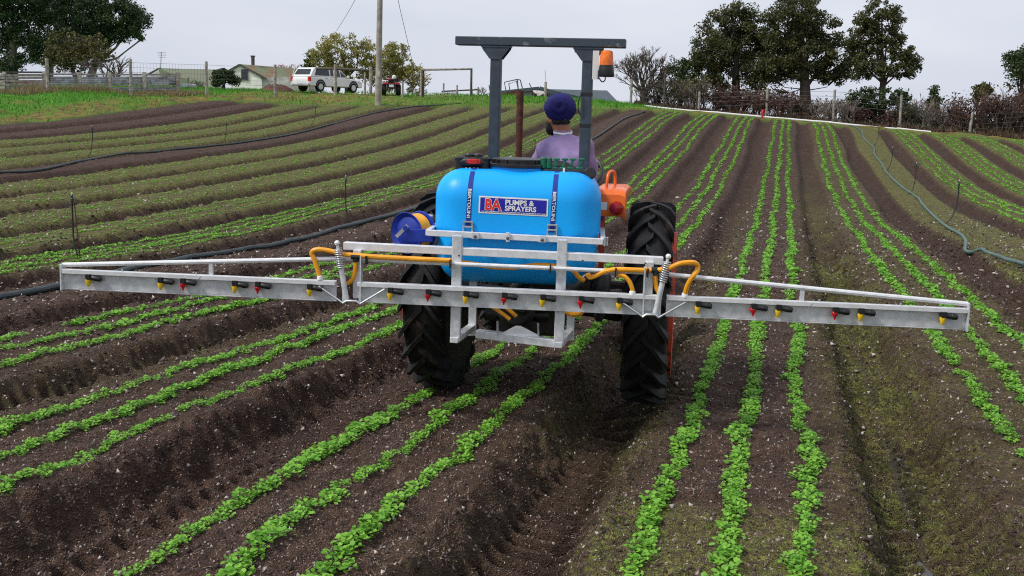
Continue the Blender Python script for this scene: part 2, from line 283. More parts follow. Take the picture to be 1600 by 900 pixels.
def vnoise(x, y, s=0):
    i = np.floor(x); j = np.floor(y); fx = x-i; fy = y-j; fx = fx*fx*(3-2*fx); fy = fy*fy*(3-2*fy)
    return (_hash(i, j, s)*(1-fx)+_hash(i+1, j, s)*fx)*(1-fy)+(_hash(i, j+1, s)*(1-fx)+_hash(i+1, j+1, s)*fx)*fy
def sstep(a, b, x):
    t = np.clip((x-a)/(b-a), 0, 1); return t*t*(3-2*t)
def uv(x, y): return (x*math.cos(PHI)-y*math.sin(PHI)-Q0)/BW, x*math.sin(PHI)+y*math.cos(PHI)
def xy(u, v):
    q = u*BW+Q0; return q*math.cos(PHI)+v*math.sin(PHI), -q*math.sin(PHI)+v*math.cos(PHI)
def yend(x): return np.interp(x, [-30, -14, -7, 7, 14, 21, 30, 45], [50.0, 51.0, 51.8, 53.2, 52.3, 49.3, 48.6, 47.5])
def field(x, y):                                 # 1 inside the worked field
    u, v = uv(x, y); wob = (vnoise(x*.5, y*.5, 5)-.5)*.5
    return sstep(-14.55, -14.25, u+wob)*sstep(0, -1.4, y-yend(x)+wob)*sstep(20, 19, u)
TRACKS = [(.49, .60, 6.9, .05, 1.8, 0), (-.42, -.28, 7.0, .05, 1.3, 1), (1.49, 1.50, 60, .055, 1.6, 2), (-1.48, -1.50, 40, .0, 1.3, 1)]
def prints(x, y, u, v, f):                       # tyre prints pressed into the furrows: relief, area, ridge
    dh = np.zeros_like(x); area = np.zeros_like(x); ridge = np.zeros_like(x)
    for ua, ub, vend, dep, wet, kind in TRACKS:
        uc = np.interp(v, [0, 3.5, vend], [ua, ua, ub]); lat = (u-uc)*BW+(vnoise(v*1.7, v*0+ua*9, 9)-.5)*.05
        ins = sstep(.27, .20, np.abs(lat))*f*(sstep(vend+.25, vend-.05, v) if vend < 10 else sstep(26, 16, v))
        ph = v/.125+(lat*2.2 if kind == 0 else (lat*lat*14 if kind == 2 else -np.abs(lat)*3.0+(lat > 0)*.5))+(vnoise(x*1.3, y*1.3, 19)-.5)*1.1
        lug = np.clip(np.sin(ph*2*math.pi)*1.6, -1, 1)*(sstep(.0, .05, np.abs(lat)) if kind else 1)
        dh = dh+ins*(-dep+lug*.028*wet*(.45+.9*vnoise(x*2.2, y*2.2, 15))); area = np.maximum(area, ins); ridge = np.where(ins > .3, lug, ridge)
    return dh, area, ridge
def ground(x, y, fine=True):
    x = np.asarray(x, float); y = np.asarray(y, float)
    u, v = uv(x, y); h = hill(x, y); f = field(x, y)
    wob = (vnoise(v*.22, np.round(u)*7.3, 3)-.5)*.10+(vnoise(v*.9, np.round(u)*3.1, 8)-.5)*.03
    uu = u+wob; fr = np.abs(uu-np.round(uu))
    bed = -.205*sstep(.295, .435, fr)-.04*fr
    h = h+f*bed
    r = np.hypot(x, y)
    if fine:
        amp = f*np.clip(1.3-r/40, .25, 1)*(1-.75*prints(x, y, u, v, f)[1]*(r < 14))
        slope = sstep(.24, .34, fr)*sstep(.5, .42, fr)
        h = h+amp*((vnoise(x*3.1, y*3.1, 1)-.5)*.045+(vnoise(x*8.3, y*8.3, 2)-.5)*(.024+.045*slope)+(vnoise(x*21, y*21, 4)-.5)*(.018+.034*slope)+np.maximum(0, vnoise(x*13, y*13, 16)-.55)*(.03+.10*slope)+(vnoise(x*47, y*47, 14)-.5)*.010)
        h = h+(1-f)*((vnoise(x*.7, y*.7, 6)-.5)*.18+(vnoise(x*2.3, y*2.3, 7)-.5)*.07)*np.clip(r/20, 0, 1)
        h = h+prints(x, y, u, v, f)[0]
    # the soil pressed up to the tyres
    for (wx, wy, wz) in TYRE_SPOTS:
        g = np.exp(-(((x-wx)/.26)**2+((y-wy)/.34)**2)); h = h*(1-g)+(wz)*g
    return h
TYRE_SPOTS = [(.975, 6.71, -2.00), (-.49, 6.97, -1.985)]
def gz(x, y): return float(ground(np.array([x]), np.array([y]))[0])
def hit(px, py):                                 # where the line of sight meets the land
    r = pray(px, py); t = np.arange(2, 75, .03); z = hill(t*r.x, t*r.y); k = np.argmax(t*r.z < z); k = k if (t*r.z < z).any() else int(50/.03)
    p = r*float(t[k]); return Vector((p.x, p.y, gz(p.x, p.y)))
def stand(px, d, py=150):                        # ground point under column px at distance d
    p = wpt(px, py, d); return Vector((p.x, p.y, gz(p.x, p.y)))

# ------------------------------------------------------------------ ground sheet
MOSSBED = {3: 1.0, -5: .7, -6: 1.0, -7: 1.0, -8: 1.0, -10: 1.0, -11: 1.0, -12: 1.0, 2: .25, 4: .5, 5: .6, 6: .6, 7: .6, -4: .3}
def ground_attr(x, y):
    u, v = uv(x, y); f = field(x, y); r = np.hypot(x, y)
    wob = (vnoise(v*.22, np.round(u)*7.3, 3)-.5)*.10; fr = np.abs(u+wob-np.round(u+wob)); k = np.round(u+wob)
    moss = np.zeros_like(x)
    for b, a in MOSSBED.items(): moss = np.where(k == b, a*sstep(.36, .29, fr), moss)
    n1 = vnoise(x*.8, y*.8, 21); n2 = vnoise(x*4, y*4, 22)
    # mossy furrow right of the near bed and the green slopes round it
    moss = np.maximum(moss, np.exp(-((u-1.5)/.19)**2)*(.30+.8*n1)*sstep(40, 10, v))
    moss = np.maximum(moss, np.exp(-((u-.63)/.10)**2)*(.05+.5*n1)*sstep(3.5, 5.5, v)*sstep(34, 14, v))
    moss = np.maximum(moss, np.exp(-((u-1.80)/.12)**2)*.2*n1*sstep(35, 10, v))
    moss = np.maximum(moss, sstep(4.75, 4.2, v)*sstep(.55, .8, u)*sstep(1.55, 1.35, u)*(.7+n1))
    moss = np.maximum(moss, np.exp(-((u+1.45)/.18)**2)*.35*n1*sstep(24, 8, v))
    moss = np.maximum(moss, np.exp(-((u-.36)/.09)**2)*.38*n1*sstep(20, 5, v))
    moss = np.clip(moss*(.65+.8*n2), 0, 1)*f
    _, area, ridge = prints(x, y, u, v, f); moss = moss*(1-area*(.92-.92*sstep(-.4, .6, ridge))*(v < 26))
    grass = 1-f
    # worn brown and yellow margin between grass and field on the left
    marg = sstep(-16.6, -14.7, u+(n1-.5)*2.2)*(1-f)*sstep(-3, -14, u)
    end = sstep(.9, .0, y-yend(x)+(n1-.5)*1.2)*(1-f)*.8*sstep(-15.2, -13.5, u)
    dry = np.clip(np.maximum(np.maximum(marg, end), sstep(7, 10, x)*(1-f)*sstep(75, 62, y)), 0, 1)
    flank_shade = sstep(.27, .36, fr)*(.75+.5*(n2-.5))*f  # mask for the shade painted on the bed sides
    dry = np.clip(dry+flank_shade, 0, 1)  # inside the field this channel carries the painted side shade, not dryness
    wet = np.exp(-((u-.56)/.05)**2)*sstep(7, 6, v)+.9*np.exp(-((u-1.51)/.022)**2)*sstep(9, 6.5, v)*sstep(.45, .65, vnoise(v*2.4, v*0, 31))*1.4
    wet = wet+area*.55*sstep(.2, -.6, ridge)*(r < 16)
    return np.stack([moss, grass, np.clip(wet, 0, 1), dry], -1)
def build_ground():
    aa = np.radians(np.concatenate([np.arange(-31, 31.001, .108)]))
    ext = np.radians(np.concatenate([31+np.cumsum(np.linspace(.3, 6, 46))])); ext = ext[ext < math.pi-.02]
    ang = np.concatenate([-ext[::-1], aa, ext])
    rr = np.concatenate([np.linspace(.25, 2.6, 14)[:-1], 2.6*np.exp(np.arange(0, math.log(14/2.6), .0040)), 14*np.exp(np.arange(0, math.log(62/14), .0066)), 62*np.exp(np.linspace(0, math.log(4000/62), 40))])
    A, RR = np.meshgrid(ang, rr); X = RR*np.sin(A); Y = RR*np.cos(A)
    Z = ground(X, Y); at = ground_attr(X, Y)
    nr, na = X.shape; V = np.stack([X, Y, Z], -1).reshape(-1, 3)
    idx = np.arange(nr*na).reshape(nr, na); nx = np.roll(idx, -1, axis=1)
    F = np.stack([idx[:-1], nx[:-1], nx[1:], idx[1:]], -1).reshape(-1, 4)
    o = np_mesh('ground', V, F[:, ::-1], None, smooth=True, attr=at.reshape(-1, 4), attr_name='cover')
    o['kind'] = 'structure'; tag(o, 'ploughed brown field in raised beds with a green verge behind', None)
    m = bpy.data.materials.new('soil_and_turf'); m.use_nodes = True; t = m.node_tree; b = t.nodes['Principled BSDF']; N = t.nodes.new; L = t.links.new
    o.data.materials.append(m)
    geo = N('ShaderNodeNewGeometry'); at = N('ShaderNodeAttribute'); at.attribute_name = 'cover'; sep = N('ShaderNodeSeparateColor'); L(at.outputs['Color'], sep.inputs['Color'])
    def noise(s, d=4, r=.55):
        n = N('ShaderNodeTexNoise'); n.inputs['Scale'].default_value = s; n.inputs['Detail'].default_value = d; n.inputs['Roughness'].default_value = r; L(geo.outputs['Position'], n.inputs['Vector']); return n.outputs['Fac']
    def ramp(f, p0, c0, p1, c1):
        r = N('ShaderNodeValToRGB'); e = r.color_ramp.elements; e[0].position = p0; e[0].color = (*c0, 1); e[1].position = p1; e[1].color = (*c1, 1); L(f, r.inputs['Fac']); return r.outputs['Color']
    def mix(f, a, c, mode='MIX'):
        x = N('ShaderNodeMix'); x.data_type = 'RGBA'; x.blend_type = mode
        for k, q in (('Factor', f), ('A', a), ('B', c)):
            if isinstance(q, (int, float)): x.inputs[k].default_value = q
            elif isinstance(q, tuple): x.inputs[k].default_value = (*q, 1)
            else: L(q, x.inputs[k])
        return x.outputs['Result']
    def math_(op, a, c):
        x = N('ShaderNodeMath'); x.operation = op; x.use_clamp = True
        for k, q in ((0, a), (1, c)):
            if isinstance(q, (int, float)): x.inputs[k].default_value = q
            else: L(q, x.inputs[k])
        return x.outputs[0]
    def cells(scale, f='Color'):
        vo = N('ShaderNodeTexVoronoi'); vo.inputs['Scale'].default_value = scale; L(geo.outputs['Position'], vo.inputs['Vector'])
        if f != 'Color': return vo.outputs[f]
        q = N('ShaderNodeSeparateColor'); L(vo.outputs['Color'], q.inputs['Color']); return q.outputs['Green']
    grain = mix(.5, ramp(cells(110), .0, (.010, .006, .005), 1.0, (.165, .115, .092)), ramp(cells(46), .0, (.014, .009, .007), 1.0, (.125, .083, .066)))
    soil = mix(.45, grain, ramp(noise(17, 6, .75), .34, (.008, .005, .004), .66, (.145, .099, .079)))
    soil = mix(math_('MULTIPLY', ramp(noise(1.1, 3), .42, (0, 0, 0), .65, (1, 1, 1)), .35), soil, (.085, .063, .054))
    soil = mix(1.0, soil, (1.0, .85, .75), 'MULTIPLY')
    soil_shade = mix(1.0, soil, (.74, .70, .68), 'MULTIPLY')  # darker soil colour standing in for shade on the furrow sides
    soil = mix(math_('MULTIPLY', at.outputs['Alpha'], math_('SUBTRACT', 1.0, sep.outputs['Green'])), soil, soil_shade)
    def specks(scale, lo, hi):
        vo = N('ShaderNodeTexVoronoi'); vo.inputs['Scale'].default_value = scale; L(geo.outputs['Position'], vo.inputs['Vector'])
        rnd_ = N('ShaderNodeSeparateColor'); L(vo.outputs['Color'], rnd_.inputs['Color'])
        return math_('MULTIPLY', ramp(vo.outputs['Distance'], lo, (1, 1, 1), hi, (0, 0, 0)), ramp(rnd_.outputs['Red'], .80, (0, 0, 0), .86, (1, 1, 1)))
    patch = ramp(noise(2.2, 4), .40, (.05, .05, .05), .64, (.9, .9, .9))
    soil = mix(math_('MULTIPLY', specks(125, .20, .34), patch), soil, (.46, .39, .34))
    soil = mix(math_('MULTIPLY', specks(70, .14, .24), patch), soil, (.50, .44, .39))
    soil = mix(specks(38, .10, .17), soil, (.50, .45, .41))
    mossc = ramp(noise(45, 5, .7), .35, (.055, .070, .014), .66, (.285, .300, .070))
    mossc = mix(ramp(noise(7, 3), .45, (0, 0, 0), .7, (.6, .6, .6)), mossc, (.150, .118, .045))
    mf = math_('MULTIPLY', sep.outputs['Red'], 1.35)
    mf2 = math_('MULTIPLY', mf, ramp(noise(26, 6, .75), .40, (.0, .0, .0), .56, (1, 1, 1)))
    col = mix(mf2, soil, mossc)
    gr = ramp(noise(9, 6, .7), .33, (.034, .140, .010), .66, (.120, .330, .026))
    dr = ramp(noise(2.6, 6, .65), .34, (.085, .045, .028), .62, (.290, .230, .050))
    dr = mix(ramp(noise(1.3, 5), .50, (0, 0, 0), .62, (1, 1, 1)), dr, (.115, .200, .022))
    far_ = N('ShaderNodeVectorMath'); far_.operation = 'LENGTH'; L(geo.outputs['Position'], far_.inputs[0])
    fr_ = N('ShaderNodeMapRange'); fr_.inputs['From Min'].default_value = 70; fr_.inputs['From Max'].default_value = 110; L(far_.outputs['Value'], fr_.inputs['Value'])
    gr = mix(fr_.outputs['Result'], gr, ramp(noise(.05, 5), .4, (.060, .075, .028), .6, (.085, .120, .035)))
    gr = mix(math_('MULTIPLY', at.outputs['Alpha'], sep.outputs['Green']), gr, dr)
    col = mix(1.0, col, ramp(noise(5.5, 7, .8), .34, (.62, .62, .62), .66, (1.38, 1.38, 1.38)), 'MULTIPLY')
    col = mix(sep.outputs['Green'], col, gr)
    col = mix(math_('MULTIPLY', sep.outputs['Blue'], .55), col, (.016, .011, .009))
    L(col, b.inputs['Base Color'])
    rg = N('ShaderNodeMapRange'); rg.inputs['From Min'].default_value = 0; rg.inputs['From Max'].default_value = 1; rg.inputs['To Min'].default_value = .92; rg.inputs['To Max'].default_value = .18
    L(sep.outputs['Blue'], rg.inputs['Value']); L(rg.outputs['Result'], b.inputs['Roughness']); b.inputs['Specular IOR Level'].default_value = .25
    bp = N('ShaderNodeBump'); bp.inputs['Strength'].default_value = .9; bp.inputs['Distance'].default_value = .02
    hsum = N('ShaderNodeMath'); hsum.operation = 'ADD'; L(noise(38, 5, .7), hsum.inputs[0]); L(cells(110, 'Distance'), hsum.inputs[1])
    L(hsum.outputs[0], bp.inputs['Height']); L(bp.outputs['Normal'], b.inputs['Normal'])
    return o
build_ground()

# ------------------------------------------------------------------ standing water in the mossy furrow
def puddle(px, py, lu, lv, label):
    cx, cy = hit(px, py).xy; u0, v0 = [float(a[0]) for a in uv(np.array([cx]), np.array([cy]))]
    us = np.linspace(u0-.06, u0+.06, 25); xs, ys = xy(us, np.full(25, v0)); u0 = float(us[np.argmin(ground(xs, ys))])
    pts = []; zs = []
    for k in range(28):
        t = 2*math.pi*k/28; ru = lu*(1+.3*math.sin(3*t+px)+.2*math.sin(7*t)); rv = lv*(1+.15*math.sin(2*t))
        x, y = xy(u0+ru*math.cos(t), v0+rv*math.sin(t)); pts.append((x, y)); zs.append(gz(x, y))
    z = sorted(zs)[16]+.004
    o = MB().add([(x, y, z) for x, y in pts], [tuple(range(28))]).build('puddle', M['water']); o['kind'] = 'structure'; tag(o, label)
M['water'] = mat('muddy_water', (.035, .026, .022), .06, 0, .1, 4, spec=.6)
puddle(1452, 818, .022, .17, 'largest thin puddle in the mossy furrow')
puddle(1460, 862, .016, .12, 'small puddle nearest the camera in the mossy furrow')
puddle(1437, 728, .013, .16, 'narrow puddle farther up the mossy furrow')
puddle(1418, 655, .010, .14, 'thin wet streak at the far end of the mossy furrow water')

# ------------------------------------------------------------------ loose chips and fibres on the soil
def scatter_polar(n, r0, r1, a=29.5, power=1.0):
    t = nrg.random(n); rr = (r0**(1-power)+t*(r1**(1-power)-r0**(1-power)))**(1/(1-power)) if power != 1 else r0*(r1/r0)**t
    an = np.radians(nrg.uniform(-a, a, n)); return rr*np.sin(an), rr*np.cos(an), rr
def rand_rot(n):
    q = nrg.normal(size=(n, 4)); q /= np.linalg.norm(q, axis=1)[:, None]; w, x, y, z = q.T
    return np.stack([np.stack([1-2*(y*y+z*z), 2*(x*y-z*w), 2*(x*z+y*w)], -1), np.stack([2*(x*y+z*w), 1-2*(x*x+z*z), 2*(y*z-x*w)], -1), np.stack([2*(x*z-y*w), 2*(y*z+x*w), 1-2*(x*x+y*y)], -1)], 1)
def chips():
    n = 45000; x, y, r = scatter_polar(n, 3.2, 26); f = field(x, y)
    s = nrg.gamma(1.6, .0030, n)+.0024; s = np.minimum(s, .020)*np.clip(r/7, .75, 1.9); z = ground(x, y)+s*.15
    base = np.array([[1, .3, -.4], [-.7, .8, -.4], [-.5, -.9, -.3], [.1, 0, .7]]); Rm = rand_rot(n)
    V = np.einsum('nij,kj->nki', Rm, base)*s[:, None, None]*nrg.uniform(.6, 1.5, (n, 1, 3))+np.stack([x, y, z], -1)[:, None]
    T = np.array([[0, 1, 2], [0, 3, 1], [1, 3, 2], [2, 3, 0]]); F = (T[None]+np.arange(n)[:, None, None]*4).reshape(-1, 3)
    tint = np.where(nrg.random(n) < .38, nrg.uniform(.3, 1, n), nrg.uniform(0, .2, n)); s_ = s
    o = np_mesh('soil_chips', V.reshape(-1, 3), F, M['chip'], attr=np.repeat(tint, 4)); tag(o, 'pale and brown grit strewn over the soil beds', 'grit', kind='stuff')
    n = 60000; x, y, r = scatter_polar(n, 3.2, 22); u, v = uv(x, y); fr = np.abs(u-np.round(u)); k = (nrg.random(n) < (.12+.8*sstep(.25, .34, fr)*sstep(.52, .40, fr))) & (prints(x, y, u, v, np.ones(n))[1] < .3); x, y, r = x[k], y[k], r[k]; n = len(x)
    s = np.minimum(nrg.gamma(1.8, .0042, n)+.0035, .020)*np.clip(r/8, .8, 1.7); z = ground(x, y)+s*.1
    base = np.array([[1, 0, 0], [-1, .1, 0], [0, 1, .1], [.1, -1, 0], [0, 0, .8], [0, 0, -.8]]); Rm = rand_rot(n)
    V = np.einsum('nij,nkj->nki', Rm, base[None]*nrg.uniform(.55, 1.3, (n, 6, 1)))*s[:, None, None]+np.stack([x, y, z], -1)[:, None]
    T = np.array([[0, 2, 4], [2, 1, 4], [1, 3, 4], [3, 0, 4], [2, 0, 5], [1, 2, 5], [3, 1, 5], [0, 3, 5]]); F = (T[None]+np.arange(n)[:, None, None]*6).reshape(-1, 3)
    o = np_mesh('soil_clods', V.reshape(-1, 3), F, M['clod'], attr=np.repeat(nrg.random(n), 6)); tag(o, 'crumbled dark soil clods on the bed edges and furrows', 'soil', kind='stuff')
    n = 45000; x, y, r = scatter_polar(n, 3.2, 18); z = ground(x, y)
    L_ = nrg.uniform(.008, .035, n); a = nrg.uniform(0, 2*math.pi, n); w = nrg.uniform(.0013, .0030, n)*np.clip(r/6, .8, 2)
    d = np.stack([np.cos(a), np.sin(a), nrg.uniform(-.1, .5, n)], -1); p = np.stack([-np.sin(a), np.cos(a), 0*a], -1)
    c = np.stack([x, y, z+.004], -1)
    V = np.stack([c-d*L_[:, None]/2-p*w[:, None], c-d*L_[:, None]/2+p*w[:, None], c+d*L_[:, None]/2+np.array([0, 0, .002])], 1)
    o = np_mesh('bark_fibres', V.reshape(-1, 3), np.arange(3*n).reshape(-1, 3), M['straw'], attr=np.repeat(nrg.random(n)**2, 3)); tag(o, 'fine bark fibres and straw lying on the soil', 'mulch', kind='stuff')
chips()

# ------------------------------------------------------------------ seedlings
def plant_variant(nl, size, k, spread=.043, height=.050):
    g = np.random.default_rng(100+k); V = []; F = []; T = []; off = ((k*5) % 8-3.5)/3.5*.24
    for i in range(nl):
        a = g.uniform(0, 2*math.pi); rad = spread*g.random()**.6; h = height*(.25+.75*g.random())*(1-.35*rad/spread)
        c = np.array([rad*math.cos(a), rad*math.sin(a), h]); s = size*g.uniform(.65, 1.25)
        dirv = np.array([math.cos(a+g.normal()*.7), math.sin(a+g.normal()*.7), g.uniform(-.25, .55)]); dirv /= np.linalg.norm(dirv)
        up = np.array([g.normal()*.35, g.normal()*.35, 1.0]); side = np.cross(dirv, up); side /= np.linalg.norm(side); up = np.cross(side, dirv)
        pts = [(-.5, 0, 0), (-.12, .46, .10), (.32, .40, .12), (.55, 0, .0), (.32, -.40, .12), (-.12, -.46, .10)] if size < .04 else [(-.5, 0, 0), (.05, .5, .1), (.55, 0, 0), (.05, -.5, .1)]
        n0 = len(V)
        for (p, q, w) in pts: V.append(c+s*(p*dirv+q*side+w*up))
        if len(pts) == 6: F += [(n0, n0+3, n0+2, n0+1), (n0, n0+5, n0+4, n0+3)]
        else: F += [(n0, n0+1, n0+2, n0+3)]
        T += [min(1, max(0, g.random()*.8+.1+off))]*len(pts)
    return np.array(V), np.array(F), np.array(T)
def rows_of(b):                                   # lateral places of the rows on a bed, in bed widths
    return {0: (-.185, .0, .185), 1: (-.19, .0, .17), -4: (-.2, -.06, .07, .2)}.get(b, (-.185, 0, .185))
def crop():
    P = []                                        # u, v, bed, row, scale
    for b in list(range(-12, 9)):
        if b in (-3, -9, 3): continue
        for ri, ru in enumerate(rows_of(b)):
            vmax = 56.0; v = 1.0
            while v < vmax:
                x, y = xy(b+ru, v); d = math.hypot(x, y)
                step = .047 if d < 12 else (.062 if d < 22 else .095)
                v += step*rnd.uniform(.7, 1.3)
                if y < 1.5 or abs(x) > y*.60+1.5 or y > float(yend(x))-1.2: continue
                P.append((b, ri, ru, v))
    P = np.array(P); b, ri, ru, v = P.T
    # gaps and thin stretches, sown unevenly
    key = b*5+ri
    gap = vnoise(v*2.4, key*3.7, 41); gap2 = vnoise(v*3.3, key*1.9, 42)
    thr = np.full(len(v), .02); thr[(b == -2)] = .10; thr[(b == -1) & (ri == 2) & (v < 6.0)] = .20; thr[(b == 0) & (v < 4.5)] = .18; thr[(b == -1) & (ri == 1) & (v < 5.2)] = .10; thr[b <= -5] = .12; thr[(b == 2)] = .0
    keep = (gap > thr) & (gap2 > .06); keep &= ~((b <= -6) & (nrg.random(len(v)) < .35))
    b, ri, ru, v = b[keep], ri[keep], ru[keep], v[keep]; n = len(v)
    lat = ru+(vnoise(v*.55, (b*5+ri)*2.3, 43)-.5)*.055+(vnoise(v*2.1, (b*5+ri)*4.1, 44)-.5)*.022+nrg.normal(0, .0105, n)
    wide = np.where(b <= -6, nrg.normal(0, .05, n), 0); lat = lat+wide
    kink = (b == 1) & (ri == 2) & (v > 5.35); lat = lat+np.where(kink & (v < 6.0), .030*(6.0-v)/.65, 0)
    x, y = xy(b+lat, v); z = ground(x, y)-.004; d = np.hypot(x, y)
    size = nrg.uniform(.8, 1.2, n)*(.70+.60*vnoise(v*1.6, (b*5+ri)*5.3, 45))
    size = size*np.where(b <= -5, .62, 1)*np.where(b == -4, .8, 1)*np.where(b >= 4, .95, 1)
    # keep plants clear of the wheels
    for (wx, wy, _) in TYRE_SPOTS:
        q = ((x-wx)*math.cos(R(10))-(y-wy)*math.sin(R(10))); w = ((x-wx)*math.sin(R(10))+(y-wy)*math.cos(R(10)))
        size = np.where((np.abs(q) < .21) & (np.abs(w) < .33), 0, size)
    ok = size > 0; b, ri, x, y, z, d, size = [a[ok] for a in (b, ri, x, y, z, d, size)]; n = len(x)
    rot = nrg.uniform(0, 2*math.pi, n)
    inview = (np.abs(x/y) < .515) & (y > 3.75)
    order = np.argsort(np.where(inview, d, 1e9)); single = np.zeros(n, bool); single[order[:300]] = True
    near = [plant_variant(36, .0180, k) for k in range(8)]; mid = [plant_variant(12, .033, 20+k, .047, .048) for k in range(6)]; far = [plant_variant(5, .062, 40+k, .055, .045) for k in range(6)]
    meshes = []
    for k, (V, F, T) in enumerate(near):
        o = np_mesh('seedling', V, F, M['crop'], attr=T); meshes.append(o.data); bpy.data.objects.remove(o)
    names = {0: 'on the bed the tractor straddles', 1: 'on the bed just right of the tractor', -1: 'on the bed left of the tractor wheels', 2: 'on the second bed right of the tractor'}
    rown = ['left', 'middle', 'right', 'outer']
    for i in np.nonzero(single)[0]:
        o = bpy.data.objects.new('seedling', meshes[int(i) % 8]); C.objects.link(o)
        o.location = (x[i], y[i], z[i]); o.rotation_euler = (0, 0, rot[i]); s = float(size[i]); o.scale = (s, s, s)
        bb, rr_ = int(b[i]), int(ri[i]); w = names.get(bb, 'on a bed beside the tractor')
        tag(o, 'bright green leafy seedling in the %s row %s' % (rown[rr_], w), 'seedling', 'seedlings of the %s row %s' % (rown[rr_], w))
    AV = []; AF = []; AT = []; off = 0; AF6 = []
    for variants, sel in ((near, (d < 9) & ~single), (mid, (d >= 9) & (d < 22) & ~single), (far, d >= 22)):
        idx = np.nonzero(sel)[0]
        for k, (V, F, T) in enumerate(variants):
            ii = idx[k::len(variants)]
            if not len(ii): continue
            c, s = np.cos(rot[ii]), np.sin(rot[ii]); S = size[ii][:, None]
            W = np.stack([(V[None, :, 0]*c[:, None]-V[None, :, 1]*s[:, None])*S+x[ii][:, None], (V[None, :, 0]*s[:, None]+V[None, :, 1]*c[:, None])*S+y[ii][:, None], V[None, :, 2]*S+z[ii][:, None]], -1)
            AV.append(W.reshape(-1, 3)); AF.append((F[None]+(np.arange(len(ii))*len(V))[:, None, None]+off).reshape(-1, 4)); AT.append(np.tile(T, len(ii))); off += len(ii)*len(V)
    o = np_mesh('seedlings', np.concatenate(AV), np.concatenate(AF), M['crop'], attr=np.concatenate(AT))
    tag(o, 'dense rows of green seedlings running up the field beds', 'crop', kind='stuff')
    print('seedlings', n, 'faces', sum(len(a) for a in AF))
crop()

# ------------------------------------------------------------------ low moss and weeds on the mossy ground
def blades(name, x, y, hgt, wid, material, label, cat, lean=.35):
    n = len(x); z = ground(x, y)-.005; a = nrg.uniform(0, 2*math.pi, n); h = hgt*nrg.uniform(.5, 1.3, n); w = wid*nrg.uniform(.7, 1.3, n)
    p = np.stack([np.cos(a), np.sin(a), 0*a], -1)*w[:, None]; l = nrg.normal(0, lean, (n, 2))*h[:, None]
    c = np.stack([x, y, z], -1); top = c+np.stack([l[:, 0], l[:, 1], h], -1)
    V = np.stack([c-p, c+p, top], 1).reshape(-1, 3)
    o = np_mesh(name, V, np.arange(3*n).reshape(-1, 3), material, attr=np.repeat(nrg.random(n), 3)); tag(o, label, cat, kind='stuff'); return o
def moss():
    x, y, r = scatter_polar(90000, 3.3, 15, 29, .9); at = ground_attr(x, y); k = nrg.random(len(x)) < (at[:, 0]*1.2-.12)
    x, y, r = x[k], y[k], r[k]; blades('moss', x, y, .010+.0016*np.clip(r-5, 0, 30), .004+.0014*np.clip(r-4, 0, 30), M['mossblade'], 'yellow green moss and weeds creeping over the furrows', 'moss', .8)
moss()
def verge():
    n = 120000; x = nrg.uniform(-34, 24, n); y = nrg.uniform(24, 66, n); at = ground_attr(x, y); k = (at[:, 1] > .5) & (nrg.random(n) > at[:, 3]*.85) & (np.abs(x/y) < .62) & (x < 8+nrg.normal(0, .6, n))
    x, y = x[k], y[k]; tall = vnoise(x*.45, y*.45, 51); blades('grass', x, y, .09+.17*tall, .022, M['grass'], 'lush green grass verge behind the field', 'grass')
    # dry grass along the fences and the field end
    n = 9000; px = nrg.uniform(-60, 330, n); d = np.interp(px, [0, 100, 200, 285, 380], [45.5, 47.5, 49.3, 51.3, 55])+nrg.normal(0, .35, n)
    x = (px-800)/FPX*d; blades('dry_grass', x, d, .33*vnoise(x*1.1, d, 52)+.05, .02, M['drygrass'], 'dry pale grass growing along the foot of the timber fence', 'dry grass')
    n = 12000; px = nrg.uniform(985, 1660, n); d = np.interp(px, [985, 1100, 1200, 1300, 1450, 1650], [57.6, 56.6, 55.5, 54.5, 52.2, 51.5])+nrg.uniform(-.2, 2.5, n)
    x = (px-800)/FPX*d; blades('brush_litter', x, d, .35*vnoise(x*1.1, d, 53)+.1, .03, M['redleafdry'], 'brown dead undergrowth below the bare shrubs', 'undergrowth')
M['redleafdry'] = leaf_mat('dead_undergrowth', (.060, .036, .026), (.15, .10, .06), .1)
verge()

